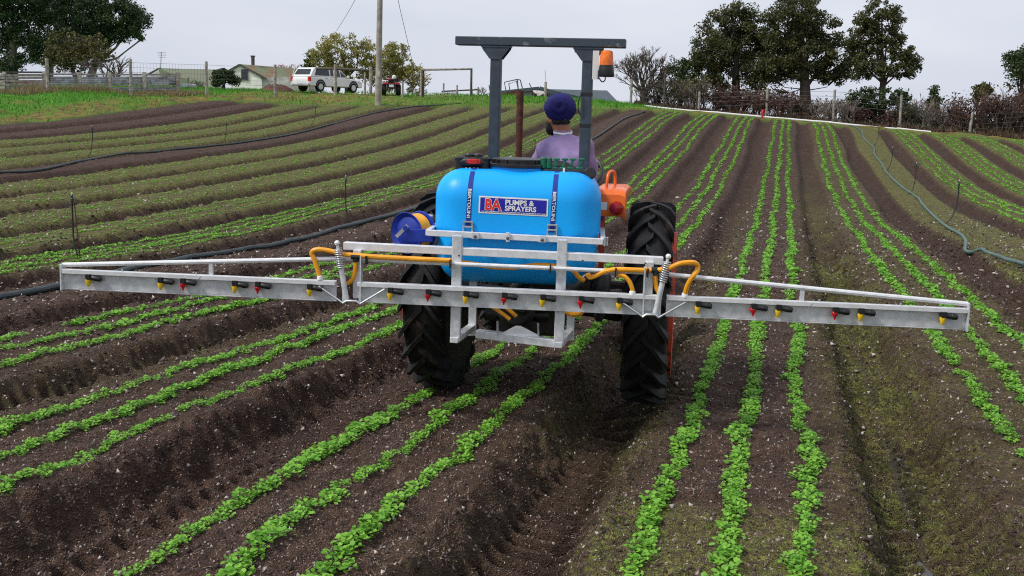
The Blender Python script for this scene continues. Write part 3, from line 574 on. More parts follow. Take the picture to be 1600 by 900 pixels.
# ------------------------------------------------------------------ tractor
TO = (.17, 6.85, -2.02)
tractor = empty('tractor', TO, (0, R(.4), R(-10)))
tag(tractor, 'orange tractor with big black rear tyres and slate grey roll bar, driving up the field', 'tractor')
def wheel(parent, x, y, z, Rc, w, rim, nl, lugh, side, name='wheel'):
    root = MB(); dep = w*.30
    root.lathe([(rim*.15, .02), (rim*.55, .03), (rim*.80, -.05), (rim*.95, -.03), (rim*.98, w*.56), (rim*1.03, w*.59), (rim*1.03, w*.30), (rim*.97, w*.30), (rim*.97, -w*.36), (rim*1.04, -w*.44), (rim*.95, -w*.44), (rim*.88, -.09), (rim*.3, -.02), (rim*.15, -.02)], (x, y, z), (side, 0, 0), 40)
    rm = root.build(name, M['redrim'], parent, smooth='auto')
    t = MB(); prof = []
    h = Rc-rim
    for k in range(15):
        a = math.pi*(k/14); cx = math.cos(a); sy = math.sin(a)
        prof.append((rim+h*(sy**.55), (w/2)*(1.0 if .12 < sy < .75 else (.92 if sy <= .12 else 1))*math.copysign(abs(cx)**.55, cx)))
    t.lathe(prof, (x, y, z), (side, 0, 0), 56)
    def P(th, xx, r): return (x+xx, y-r*math.cos(th), z+r*math.sin(th))
    for s in (-1, 1):
        for k in range(nl):
            th = 2*math.pi*(k+(.5 if s > 0 else 0))/nl; dt = .030*(.70/Rc); sw = .36*(.70/Rc)*(w/.33)
            rows = []
            for q, xx in ((0, -.02), (.35, w*.18), (.75, w*.40), (1, w*.52)):
                tc_ = th-sw*q; r1 = Rc+lugh*(1 if q < .9 else .3); r0 = Rc-.03 if q < .9 else Rc-.09
                rows.append([P(tc_-dt*1.3, s*xx, r0), P(tc_-dt, s*xx, r1), P(tc_+dt, s*xx, r1), P(tc_+dt*1.3, s*xx, r0)])
            V = [p for r_ in rows for p in r_]; F = []
            for i in range(3):
                for j in range(3): F.append((i*4+j, i*4+j+1, i*4+5+j, i*4+4+j))
            F += [(0, 3, 2, 1), (12, 13, 14, 15)]
            t.add(V, F)
    t.build('tyre', M['rubber'], rm, smooth='auto')
    hb = MB().lathe([(rim*.18, .0), (rim*.18, .05), (rim*.10, .07), (0, .07)], (x+side*.02, y, z), (side, 0, 0), 16)
    for k in range(8):
        a = 2*math.pi*k/8; hb.lathe([(.013, 0), (.013, .03), (0, .03)], (x+side*.03, y+rim*.32*math.cos(a), z+rim*.32*math.sin(a)), (side, 0, 0), 6)
    hb.build('hub', M['darkrust'], rm, smooth='auto')
    return rm
M['darkrust'] = mat('greasy_cast_iron', (.035, .028, .025), .6, .2, .3, 14)
for s in (-1, 1):
    wheel(tractor, .800 if s > 0 else -.660, 0, .728, .662, .29, .48, 22, .034, s)
    wheel(tractor, s*.66, 2.15, .42, .43, .22, .24, 18, .025, s)
b = MB(); b.lathe([(.12, -.62), (.10, -.45), (.085, -.25), (.085, .25), (.10, .45), (.12, .62)], (0, 0, .69), (1, 0, 0), 16); b.box((0, .30, .72), (.42, .95, .50)); b.box((0, 1.25, .72), (.36, 1.0, .42)); b.bar((-.6, 2.15, .44), (.6, 2.15, .44), .10, .10)
b.build('gearbox', M['darkrust'], tractor, bevel=.03)
b = MB(); b.prism([(-.26, .82), (.26, .82), (.27, 1.12), (.22, 1.22), (.10, 1.26), (-.10, 1.26), (-.22, 1.22), (-.27, 1.12)], 1.05, 2.62, lambda a, c, d: (a, d, c))
b.build('bonnet', M['orange'], tractor, smooth='auto', bevel=.015)
MB().box((0, 2.635, 1.02), (.42, .02, .34)).build('grille', M['black'], tractor)
MB().box((.04, .95, 1.18), (.56, .10, .54)).build('dashboard', M['black'], tractor, bevel=.03)
# fenders
prof = [(-.47, 1.36), (-.47, 1.44), (-.468, 1.498), (-.445, 1.522), (-.40, 1.530), (-.25, 1.532), (.1, 1.527), (.28, 1.50)]
for s in (1,):
    V = []; F = []
    nseg = len(prof)
    for (yy, zz) in prof:
        for xx, dz in ((.445, -.012), (.449, .0), (.600, .0), (.628, -.012), (.640, -.05)): V.append((s*xx, yy, zz+dz))
    for i in range(nseg-1):
        for j in range(4): F.append((i*5+j, i*5+j+1, i*5+6+j, i*5+5+j))
    o = MB().add(V, F).build('fender', M['orange'], tractor, smooth='auto')
    sm = o.modifiers.new('s', 'SOLIDIFY'); sm.thickness = .006; sm.offset = 0
    MB().bar((s*.485, -.40, 1.38), (s*.485, -.34, .86), .03, .05, (0, 1, 0)).build('fender_stay', M['redrim'], o)
    MB().lathe([(.044, 0), (.044, .018), (.038, .03), (.022, .038), (0, .040)], (s*.578, -.47, 1.415), (0, -1, 0), 20).build('tail_light', M['tail'], o, smooth='auto')
    MB().box((s*.495, -.4725, 1.425), (.045, .004, .05)).build('sticker', M['dirtywhite'], o)
    MB().tube(smooth_path([(s*.498, -.32, 1.51), (s*.500, -.32, 1.585), (s*.507, -.30, 1.625), (s*.524, -.27, 1.638), (s*.540, -.24, 1.625), (s*.545, -.23, 1.58), (s*.545, -.23, 1.52)], 5), .010, 8).build('grab_handle', M['orange'], o, smooth=True)
# roll bar
for s in (-1, 1):
    p = MB().box((s*.316, -.05, 1.62), (.072, .075, 1.50)).build('roll_bar_post', M['slate'], tractor, bevel=.008)
    g = MB()
    for yy in (-.092, -.008):
        g.prism([(-.097, 2.452), (.097, 2.452), (.092, 2.43), (.040, 2.362), (-.040, 2.362), (-.092, 2.43)], yy-.003, yy+.003, lambda a, c, d: (s*.316+a, d, c))
    g.box((s*.316, -.05, 2.446), (.20, .10, .010)); g.build('gusset', M['slate'], p)
    bt = MB()
    for dx in (-.085, .085): bt.lathe([(.009, 0), (.009, .022), (0, .022)], (s*.316+dx, -.05, 2.440), (0, 0, -1), 6)
    bt.build('bolt', M['black'], p)
MB().box((-.016, -.05, 2.482), (1.164, .11, .058)).build('roll_bar_beam', M['slateworn'], tractor, bevel=.005)
w = MB().tube(smooth_path([(.285, -.10, 2.14), (.268, -.11, 2.10), (.268, -.11, 2.03), (.285, -.10, 2.0)], 4), .004, 6).build('cable', M['black'], tractor)
for zz in (2.14, 1.93): MB().box((.316, -.05, zz), (.078, .081, .022)).build('tape_band', M['black'], tractor)
# beacon
bc = MB().box((.373, -.10, 2.335), (.042, .008, .19)).build('beacon_bracket', M['dirtywhite'], tractor)
MB().lathe([(.052, 2.258), (.056, 2.27), (.050, 2.315), (.047, 2.335), (0, 2.335)], (.445, -.10, 0), (0, 0, 1), 24).build('beacon_base', M['black'], bc, smooth='auto')
MB().lathe([(.047, 2.336), (.046, 2.36), (.042, 2.415), (.037, 2.428), (.022, 2.433), (0, 2.434)], (.445, -.10, 0), (0, 0, 1), 24).build('beacon_lens', M['amber'], bc, smooth='auto')
MB().tube(smooth_path([(.44, -.10, 2.262), (.44, -.11, 2.235), (.42, -.11, 2.225), (.40, -.11, 2.25)], 5), .004, 6).build('beacon_cable', M['black'], bc, smooth=True)
MB().bar((.397, -.12, 2.24), (.397, -.12, 2.30), .012, .012, (0, 1, 0)).build('clip', M['slate'], bc)
# exhaust, seat, steering wheel
MB().tube([(-.405, 1.5, 1.0), (-.405, 1.5, 1.5), (-.407, 1.5, 2.05), (-.41, 1.5, 2.18)], [.026, .029, .030, .034], 14).build('exhaust_pipe', M['rust'], tractor, smooth='auto')
MB().box((.10, .30, 1.16), (.46, .44, .10)).build('seat', M['seat'], tractor, bevel=.04)
sb = MB()
sb.prism([(-.2, 1.15), (.2, 1.15), (.21, 1.5), (.17, 1.63), (.08, 1.675), (-.08, 1.675), (-.17, 1.63), (-.21, 1.5)], .02, .10, lambda a, c, d: (.09+a, d, c))
sb.build('backrest', M['seat'], tractor, bevel=.03, smooth='auto')
ring = []
cw = Vector((.150, .85, 1.555)); ax = Vector((0, -.62, .78)).normalized(); e1 = Vector((1, 0, 0)); e2 = ax.cross(e1)
sw = MB(); n = 36
V = []; F = []
for i in range(n):
    t = 2*math.pi*i/n; c0 = cw+(e1*math.cos(t)+e2*math.sin(t))*.215; rd = (e1*math.cos(t)+e2*math.sin(t))
    for k in range(8):
        q = 2*math.pi*k/8; V.append(c0+rd*math.cos(q)*.014+ax*math.sin(q)*.014)
for i in range(n):
    for k in range(8): F.append((i*8+k, i*8+(k+1) % 8, ((i+1) % n)*8+(k+1) % 8, ((i+1) % n)*8+k))
sw.add(V, F)
for t in (.4, 2.5, 4.7): sw.tube([cw, cw+(e1*math.cos(t)+e2*math.sin(t))*.21], .010, 6)
sw.lathe([(.04, -.02), (.04, .02), (0, .025)], cw, ax, 12); sw.tube([cw, cw+Vector((0, .10, -.30))], .022, 8)
sw.build('steering_wheel', M['black'], tractor, smooth='auto')
MB().tube([(-.20, .30, 1.45), (-.22, .28, 1.63), (-.26, .26, 1.68)], [.010, .010, .016], 8).build('lever', M['greycar'], tractor, smooth=True)

# ------------------------------------------------------------------ driver
def person():
    root = empty('person', TO, (0, R(.4), R(-10)))
    tag(root, 'person in purple jumper and dark blue turban driving the tractor, head turned aside', 'person')
    P = []; E = []; Rr = []
    def add(p, r, frm=None):
        P.append(p); Rr.append(r if isinstance(r, tuple) else (r, r))
        if frm is not None: E.append((frm, len(P)-1))
        return len(P)-1
    pel = add((.13, .20, 1.27), (.16, .13)); wst = add((.135, .22, 1.44), (.145, .12), pel); che = add((.14, .24, 1.62), (.185, .13), wst); up = add((.140, .255, 1.775), (.150, .105), che)
    nb = add((.122, .27, 1.850), .072, up); nk = add((.108, .285, 1.895), .058, nb); h1 = add((.095, .30, 1.955), (.078, .080), nk); h2 = add((.090, .305, 2.035), (.080, .088), h1)
    add((.000, .345, 1.965), .016, h1)            # nose, towards the turned side
    for s, sx, ex, hx in ((-1, -.012, -.098, .05), (1, .292, .330, .25)):
        sh = add((sx, .265, 1.750 if s < 0 else 1.785), .068, up); el = add((ex, .34, 1.535), .060, sh); fo = add(((ex+hx)/2, .52, 1.55), .042, el); wr = add((hx, .66, 1.57), .030, fo); pm = add((hx, .72, 1.59), (.036, .018), wr)
        for q in range(4):
            kx = hx+(q-1.5)*.019; k1 = add((kx, .765, 1.61), .0088, pm); k2 = add((kx, .785, 1.595), .0082, k1); add((kx, .778, 1.572), .0075, k2)
        t1 = add((hx-s*.035, .715, 1.565), .0095, wr); add((hx-s*.030, .745, 1.560), .0085, t1)
    for s in (-1, 1):
        hp = add((.13+s*.085, .26, 1.24), .088, pel); kn = add((.12+s*.14, .68, 1.26), .062, hp); an = add((.12+s*.16, .82, .93), .042, kn); add((.12+s*.16, .94, .89), (.042, .032), an)
    me = bpy.data.meshes.new('body'); me.from_pydata(P, E, []); o = bpy.data.objects.new('body', me); C.objects.link(o)
    sk = o.modifiers.new('skin', 'SKIN'); sk.use_smooth_shade = True
    for i, d in enumerate(me.skin_vertices[0].data): d.radius = Rr[i]; d.use_root = (i == 0)
    sd = o.modifiers.new('sub', 'SUBSURF'); sd.levels = 2; sd.render_levels = 2
    dg = bpy.context.evaluated_depsgraph_get(); dg.update(); nm = bpy.data.meshes.new_from_object(o.evaluated_get(dg)); bpy.data.objects.remove(o)
    nm.name = 'body'; nm.materials.clear()
    for k in ('jumper', 'skin', 'trousers'): nm.materials.append(M[k])
    for p in nm.polygons:
        c = p.center; p.use_smooth = True
        if c.z > 1.882 or (c.y > .655 and c.z > 1.45): p.material_index = 1
        elif c.z < 1.33: p.material_index = 2
        else: p.material_index = 0
    # knit folds
    for v in nm.vertices:
        if 1.35 < v.co.z < 1.84:
            q = math.sin(v.co.z*48+v.co.x*30)*.5+math.sin(v.co.x*55-v.co.z*34)*.5; v.co += v.normal*q*.0075
    b = bpy.data.objects.new('body', nm); C.objects.link(b); b.parent = root
    # turban: wound cloth
    V = []; F = []; nu, nv = 72, 44
    for i in range(nv):
        ph = math.pi*i/(nv-1)
        for k in range(nu):
            t = 2*math.pi*k/nu; d = Vector((math.sin(ph)*math.cos(t), math.sin(ph)*math.sin(t), math.cos(ph)))
            cx_, cz_ = d.x-.10, d.z-.22; rho = math.hypot(cx_, cz_); th_ = math.atan2(cz_, cx_)
            swirl = rho*2.3+th_/(2*math.pi)*.9; diag = d.z*2.3+.8*d.x
            fb = max(0, min(1, .5-d.y*2)); q_ = swirl*fb+diag*(1-fb); fr_ = q_-math.floor(q_)
            fold = fr_**.7                                  # each wrap overlaps the one inside it
            r_ = .88+.125*fold-.12*math.exp(-(rho/.22)**2)*fb
            bot = 1-.28*max(0, -d.z)**1.3
            V.append((.092+.120*d.x*r_*bot, .300+.130*d.y*r_*bot, 2.036+.118*d.z*r_))
    for i in range(nv-1):
        for k in range(nu): F.append((i*nu+k, i*nu+(k+1) % nu, (i+1)*nu+(k+1) % nu, (i+1)*nu+k))
    MB().add(V, F).build('turban', M['turban'], root, smooth=True)
    # beard along the turned jaw, hair at the nape, ears, eyes
    def blob(name, c, s, m, amp=.1, seed=1):
        g = random.Random(seed); bm = bmesh.new(); bmesh.ops.create_icosphere(bm, subdivisions=3, radius=1)
        for v in bm.verts: v.co = Vector((c[0]+v.co.x*s[0]*(1+g.uniform(-amp, amp)), c[1]+v.co.y*s[1]*(1+g.uniform(-amp, amp)), c[2]+v.co.z*s[2]*(1+g.uniform(-amp, amp))))
        me = bpy.data.meshes.new(name); bm.to_mesh(me); bm.free(); me.materials.append(m); me.polygons.foreach_set('use_smooth', np.ones(len(me.polygons), bool))
        o = bpy.data.objects.new(name, me); C.objects.link(o); o.parent = root
    blob('beard', (.030, .33, 1.905), (.042, .060, .060), M['beard'], .12, 3)
    blob('hair', (.102, .268, 1.945), (.066, .052, .034), M['beard'], .12, 4)
    blob('ear', (.128, .245, 1.965), (.016, .016, .026), M['skin'], .05, 5)
    blob('eye', (.018, .372, 1.990), (.010, .010, .008), M['beard'], .0, 6); blob('eye', (.010, .300, 1.990), (.010, .010, .008), M['beard'], .0, 7)
    V = []; F = []; n = 28
    for i in range(n):
        t = 2*math.pi*i/n
        for k, (rr_, zz) in enumerate(((.070, 1.868), (.067, 1.880), (.060, 1.876))): V.append((.121+rr_*math.cos(t), .27+rr_*math.sin(t), zz+.012*math.sin(t)))
    for i in range(n):
        for k in range(2): F.append((i*3+k, ((i+1) % n)*3+k, ((i+1) % n)*3+k+1, i*3+k+1))
    MB().add(V, F).build('collar', M['white'], root, smooth=True)
person()

# ------------------------------------------------------------------ boom sprayer (hitched behind the tractor, slightly swayed)
SO = Vector((.20, 6.85, -2.02)); SROT = Euler((0, R(.4), R(-4.5)))
sprayer = empty('boom_sprayer', SO, SROT)
tag(sprayer, 'mounted boom sprayer with bright blue tank and wide galvanised folding boom behind the tractor', 'sprayer')
_SI = SROT.to_matrix().inverted()
def sp(px, py, Y):
    r = _SI@pray(px, py); o = _SI@(-SO); return o+r*((Y-o.y)/r.y)
# tank
TCN = Vector((-.112, -.675, 1.303)); TH = Vector((.510, .325, .352)); TR = .175
def tank_pt(d):
    q = Vector((max(-1, min(1, d.x)), max(-1, min(1, d.y)), max(-1, min(1, d.z)))); p = Vector((q.x*TH.x, q.y*TH.y, q.z*TH.z))
    inn = Vector([max(-(TH[i]-TR), min(TH[i]-TR, p[i])) for i in range(3)]); e = p-inn
    if e.length > 1e-6: p = inn+e.normalized()*TR
    z = p.z
    if z+TCN.z < 1.262: p.x *= .965; p.y *= .985
    elif z+TCN.z < 1.285:
        k = (z+TCN.z-1.262)/.023; p.x *= .965+.035*k; p.y *= .985+.015*k
    p.y -= (.012*(1-(p.x/TH.x)**2)*(1-(p.z/TH.z)**2)) if p.y < 0 else 0
    return TCN+p
bm = bmesh.new(); bmesh.ops.create_cube(bm, size=2); bmesh.ops.subdivide_edges(bm, edges=bm.edges, cuts=27, use_grid_fill=True)
for v in bm.verts: v.co = tank_pt(v.co)
me = bpy.data.meshes.new('tank'); bm.to_mesh(me); bm.free(); me.materials.append(M['tank']); me.polygons.foreach_set('use_smooth', np.ones(len(me.polygons), bool))
tank = bpy.data.objects.new('tank', me); C.objects.link(tank); tank.parent = sprayer
def tank_y(x, z):                                  # rear face of the tank
    x = (x-TCN.x); z = (z-TCN.z)
    if z+TCN.z < 1.262: x /= .965
    ez = max(0, abs(z)-(TH.z-TR)); ex = max(0, abs(x)-(TH.x-TR)); e = math.sqrt(min(TR*TR*.98, ez*ez+ex*ex))
    y = TH.y-TR+math.sqrt(TR*TR-e*e)
    if z+TCN.z < 1.262: y *= .985
    return TCN.y-y-.012*(1-(x/TH.x)**2)*(1-(z/TH.z)**2)
nk = MB(); nk.lathe([(.185, 1.640), (.183, 1.672), (0, 1.672)], (-.125, -.70, 0), (0, 0, 1), 40); nk.build('tank_neck', M['tank'], tank, smooth='auto')
ld = MB(); ld.lathe([(.190, 1.668), (.197, 1.672), (.197, 1.688), (.185, 1.692), (.165, 1.692), (.165, 1.715), (.160, 1.720), (0, 1.722)], (-.125, -.70, 0), (0, 0, 1), 40)
for k in range(16):
    a = 2*math.pi*k/16; ld.box((-.125+.167*math.cos(a), -.70+.167*math.sin(a), 1.704), (.012, .012, .022), (0, 0, a))
ld.build('lid', M['black'], tank, smooth='auto')
# label with lettering on the rear face
def on_tank(a, c, off): return (a, tank_y(a, c)-off, c)
LC = Vector((-.127, 1.4495)); TILT = R(-.8)
def lab(a, c, off):
    x = LC.x+a*math.cos(TILT)-c*math.sin(TILT); z = LC.y+a*math.sin(TILT)+c*math.cos(TILT); return on_tank(x, z, off)
def sheet(name, w, h, off, m, parent, cx=0, cz=0, rad=.006, nx=12, nz=8):
    V = []; F = []
    for j in range(nz+1):
        for i in range(nx+1): V.append(lab(cx+(i/nx-.5)*w, cz+(j/nz-.5)*h, off))
    for j in range(nz):
        for i in range(nx):
            q = j*(nx+1)+i; F.append((q, q+1, q+nx+2, q+nx+1))
    return MB().add(V, F).build(name, m, parent)
label = sheet('label', .416, .104, .0025, M['white'], tank)
sheet('label_panel', .398, .086, .0040, M['labelblue'], label)
def text(s, size, x, z, m, name, fn, parent, off=.0065, bold=.0, sx=1.0, align='LEFT'):
    cu = bpy.data.curves.new(name, 'FONT'); cu.body = s; cu.size = size; cu.align_x = align; cu.offset = bold; cu.resolution_u = 3
    o = bpy.data.objects.new(name, cu); C.objects.link(o); dg = bpy.context.evaluated_depsgraph_get(); dg.update()
    me = bpy.data.meshes.new_from_object(o.evaluated_get(dg)); bpy.data.objects.remove(o); me.name = name
    for v in me.vertices: v.co = Vector(fn(x+v.co.x*sx, z+v.co.y, off))
    me.materials.clear(); me.materials.append(m); ob = bpy.data.objects.new(name, me); C.objects.link(ob); ob.parent = parent; return ob
text('BA', .090, -.172, -.0270, M['white'], 'lettering', lab, label, .0060, .0055, .88)
text('BA', .090, -.172, -.0270, M['labelred'], 'lettering', lab, label, .0075, .0022, .88)
text('PUMPS &', .0420, -.050, .0070, M['white'], 'lettering', lab, label, .0065, .0013, 1.06)
text('SPRAYERS', .0420, -.050, -.0285, M['white'], 'lettering', lab, label, .0065, .0013, 1.02)
fp = MB(); g = random.Random(5); xx = -.188
while xx < .185:
    wd = g.uniform(.008, .022); V = [lab(xx, -.0405, .0058), lab(xx+wd, -.0405, .0058), lab(xx+wd, -.0370, .0058), lab(xx, -.0370, .0058)]; fp.add(V, [(0, 1, 2, 3)]); xx += wd+.0035
fp.build('fine_print', M['white'], label)
# straps
for x0, x1, zb, tx, tz in ((-.388, -.397, 1.310, 'BERTOLINI', 0), (.121, .110, 1.300, 'BERTOLINI', 0)):
    def sx_(z): return x1+(x0-x1)*max(0, (z-1.30)/.36)
    zs = [zb+(1.652-zb)*k/24 for k in range(25)]; V = []; F = []
    for z in zs:
        for dx in (-.0145, .0145): V.append(on_tank(sx_(z)+dx, z, .0025))
    for yy in (-.84, -.74, -.6, -.5):
        for dx in (-.0145, .0145): V.append((x0+.004+dx, yy, 1.6585))
    for i in range(len(V)//2-1): F.append((i*2, i*2+1, i*2+3, i*2+2))
    st = MB().add(V, F).build('strap', M['strap'], tank)
    fn = lambda a, c, off, s_=sx_: (lambda z: on_tank(s_(z)+c, z, off))(1.545-a)
    text(tx, .027, 0, -.009, M['white'], 'lettering', fn, st, .0055, .0005, 1.35)
    bk = MB(); bx = sx_(1.31)
    for dx in (-.027, .027): bk.box((bx+dx, tank_y(bx, 1.31)-.010, 1.312), (.009, .012, .070))
    for dz in (-.030, .004, .034): bk.box((bx, tank_y(bx, 1.31)-.012, 1.312+dz), (.062, .010, .010))
    bk.build('buckle', M['steel'], st, bevel=.002)
# frame band round the tank
yb = -1.035
band = MB(); band.bar((-.635, yb, 1.272), (.415, yb, 1.260), .030, .036); band.bar((-.632, yb, 1.285), (.415, yb, 1.273), .012, .012)
for x, z in ((-.635, 1.272), (.415, 1.260)): band.bar((x, yb, z), (x, -.36, z), .030, .036)
bnd = band.build('tank_band', M['galvpaint'], sprayer, bevel=.003)
for x in (-.345, -.150, .055):
    MB().box((x, yb-.024, 1.267-(x+.15)*.011), (.044 if x != -.15 else .022, .012, .042 if x != -.15 else .058)).build('clamp', M['galv'], bnd, bevel=.003)
    MB().lathe([(.010, 0), (.010, .008), (.004, .012), (0, .012)], (x, yb-.030, 1.262-(x+.15)*.011), (0, -1, 0), 10).build('bolt', M['darksteel'], bnd)
cl = MB(); cl.box((.425, yb-.004, 1.262), (.012, .030, .055)); cl.box((.440, yb+.004, 1.262), (.012, .030, .050)); cl.build('corner_clamp', M['steel'], bnd, bevel=.003)
# uprights and hanging frame
for x in (-.438, .178):
    MB().box((x, -1.155, .965), (.058, .050, .63)).build('upright', M['galv'], sprayer, bevel=.004)
    up2 = MB().box((x+.060, -.80, .80), (.050, .045, .40)).build('rear_upright', M['galv'], sprayer, bevel=.004)
    MB().bar((x-.005, -1.185, .655), (x+.060, -.78, .655), .050, .035).build('side_rail', M['galv'], sprayer, bevel=.003)
MB().bar((-.325, -1.02, .665), (.165, -1.135, .655), .055, .048).build('cross_rail', M['galv'], sprayer, bevel=.004)
tp = MB().prism([(-.185, .682), (-.170, .688), (-.085, .738), (-.055, .738), (.045, .692), (.05, .682)], -1.09, -1.082, lambda a, c, d: (a, d, c)).build('hitch_plate', M['galvpaint'], sprayer)
for x in (-.192, .052): MB().tube([(x, -1.08, .68), (x-.004, -1.08, .76)], .006, 6).build('bolt', M['steel'], tp)
# pump below the tank
pm = MB(); pm.lathe([(.09, -.2), (.12, -.17), (.12, .12), (.09, .15), (.05, .2)], (-.10, -.72, .80), (0, 1, 0), 24); pm.lathe([(.05, 0), (.055, .03), (.055, .10), (.03, .12)], (-.06, -.86, .83), (0, -1, 0), 16); pm.box((-.10, -.70, .66), (.26, .22, .10)); pm.lathe([(.05, -.2), (.05, .2)], (-.10, -.74, .74), (1, 0, 0), 14)
pump = pm.build('pump', M['black'], sprayer, smooth='auto')
MB().lathe([(.032, -.05), (.042, -.02), (.042, .03), (.03, .05)], (.045, -.86, .845), (0, -1, .3), 14).build('pump_cap', M['hosebrown'] if 'hosebrown' in M else M['rust'], pump, smooth='auto')
MB().tube([(-.20, -.95, .86), (-.16, -1.0, .835), (-.085, -1.04, .785)], .013, 10).build('suction_hose', M['hose'], pump, smooth=True)
# centre boom section
YB = -1.20
boomc = MB(); boomc.box((-.128, YB, .917), (1.78, .010, .098)); boomc.box((-.128, YB-.012, .974), (1.78, .040, .026)); boomc.box((-.128, YB+.012, .866), (1.78, .034, .008))
boom = boomc.build('boom_centre', M['galv'], sprayer, bevel=.002)
MB().box((-.128, YB-.034, .974), (1.772, .004, .022)).build('boom_flange', M['galvpaint'], boom)
def wing(x0, x1, seam):
    c = (x0+x1)/2; w = abs(x1-x0); m = MB(); m.box((c, YB, .917), (w, .010, .098)); m.box((c, YB-.012, .974), (w, .040, .026)); m.box((c, YB+.012, .864), (w, .034, .008))
    o = m.build('boom_wing', M['galv'], sprayer, bevel=.002); fl = MB()
    a, b_ = min(x0, x1)+.004, max(x0, x1)-.004
    fl.add([(a, YB-.034, .963), (seam-.004, YB-.034, .963), (seam+.012, YB-.034, .985), (a, YB-.034, .985)], [(0, 1, 2, 3)]); fl.add([(seam+.006, YB-.034, .963), (b_, YB-.034, .963), (b_, YB-.034, .985), (seam+.022, YB-.034, .985)], [(0, 1, 2, 3)])
    fl.build('boom_flange', M['galvpaint'], o); return o
wl = wing(-2.830, -1.148, -1.975); wr = wing(.790, 2.468, 1.60)
for o, xe, xh, zt, xs, zs in ((wl, -2.834, -1.140, 1.117, -1.912, 1.070), (wr, 2.472, .800, 1.106, 1.555, 1.048)):
    MB().box((xe, YB-.004, .937), (.010, .060, .162)).build('end_plate', M['galv'], o, bevel=.002)
    MB().tube([(xe, YB-.002, 1.010), (xh, YB-.002, zt)], .0135, 10).build('truss_tube', M['galvpaint'], o, smooth='auto')
    MB().box((xs, YB, (zs+.985)/2), (.024, .020, zs-.985)).build('truss_post', M['galv'], o)
    for k in range(3): MB().lathe([(.006, 0), (.006, .014), (0, .014)], (xe+(xh-xe)*(.22+.27*k), YB-.01, .987), (0, 0, 1), 6).build('bolt', M['steel'], o)
# top rail, mid tube, hinge posts, springs
rail = MB().bar((-1.118, YB+.05, 1.190), (.765, YB+.05, 1.178), .045, .046).build('top_rail', M['galvpaint'], sprayer, bevel=.004)
MB().tube([(-1.13, YB, 1.118), (.755, YB, 1.112)], .0125, 10).build('mid_tube', M['galvpaint'], sprayer, smooth='auto')
for x in (-.80, -.42, .30, .66): MB().box((x, YB-.016, 1.168-.000*x), (.012, .002, .010)).build('rivet', M['darksteel'], rail)
for s, hx, px_ in ((-1, -1.026, -1.128), (1, .686, .778)):
    hp = MB().box((hx, YB+.012, 1.03), (.046, .042, .290)).build('hinge_post', M['galv'], sprayer, bevel=.004)
    MB().box((hx-s*.028, YB-.012, 1.0), (.008, .05, .29)).build('hinge_plate', M['galv'], hp)
    MB().box((px_-s*.0+s*.028*-1, YB-.012, .945), (.010, .05, .17)).build('wing_plate', M['galv'], hp)
    top = Vector((px_+s*.006, YB-.045, 1.205)); bot = Vector((px_-s*.050, YB-.045, .885))
    MB().tube([top+(bot-top)*.38, bot], [.0155, .0165], 12).build('pivot_tube', M['galv'], hp, smooth='auto')
    MB().tube([top, top+(bot-top)*.40], .009, 8).build('spring_rod', M['galv'], hp)
    co = []; d = (bot-top).normalized(); a, b_ = frame_of(d)
    for k in range(9*14+1):
        t = k/14*2*math.pi; co.append(top+d*(.02+.115*k/(9*14))+(a*math.cos(t)+b_*math.sin(t))*.021)
    MB().tube(co, .0042, 5).build('spring', M['steel'], hp, smooth=True)
    MB().lathe([(.014, 0), (.016, .012), (.010, .022), (0, .024)], top-d*.004, -d, 12).build('spring_cap', M['white'], hp, smooth='auto')
    st = MB()
    c0 = hx-s*.030; c1 = px_-s*.032
    st.tube([(c0-s*.145, YB-.040, .955), (c0, YB-.052, .862)], .006, 6); st.tube([(c1+s*.150, YB-.040, .955), (c1, YB-.052, .862)], .006, 6)
    st.tube([(c0, YB-.052, .862), (c0-s*-.02, YB-.055, .878), (c1-s*.02, YB-.055, .878), (c1, YB-.052, .862)], .008, 6)
    st.build('hinge_stay', M['steel'], hp, smooth='auto')
# nozzles
YELLOW = [-2.660, -2.212, -1.757, -1.303, -.820, -.374, .075, .518, .967, 1.421, 1.880, 2.331]; RED = [-2.074, -1.617, -.596, -.149, .297, 1.281, 1.738]
def nozzle(x, kind):
    z = .953; b = MB(); b.box((x+.004, YB-.030, z-.002), (.028, .044, .030)); b.lathe([(.012, 0), (.0155, .006), (.0155, .032), (.017, .034), (.017, .062), (.013, .068), (0, .068)], (x+.012, YB-.034, z-.008), (1, 0, -.12), 12); b.lathe([(.008, 0), (.008, .016)], (x, YB-.034, z-.026), (0, 0, 1), 8)
    o = b.build('nozzle', M['black'], sprayer, smooth='auto', bevel=0)
    t = MB()
    if kind == 'y': t.lathe([(.006, -.048), (.009, -.040), (.011, -.036), (.0165, -.014), (.0165, -.004), (0, -.004)], (x, YB-.034, z-.016), (0, 0, 1), 12)
    else: t.lathe([(.004, -.046), (.006, -.034), (.017, -.016), (.019, -.004), (.015, .002), (0, .002)], (x, YB-.034, z-.016), (0, 0, 1), 12)
    t.build('nozzle_tip', M['ynoz'] if kind == 'y' else M['rnoz'], o, smooth='auto')
for x in YELLOW: nozzle(x, 'y')
for x in RED: nozzle(x, 'r')
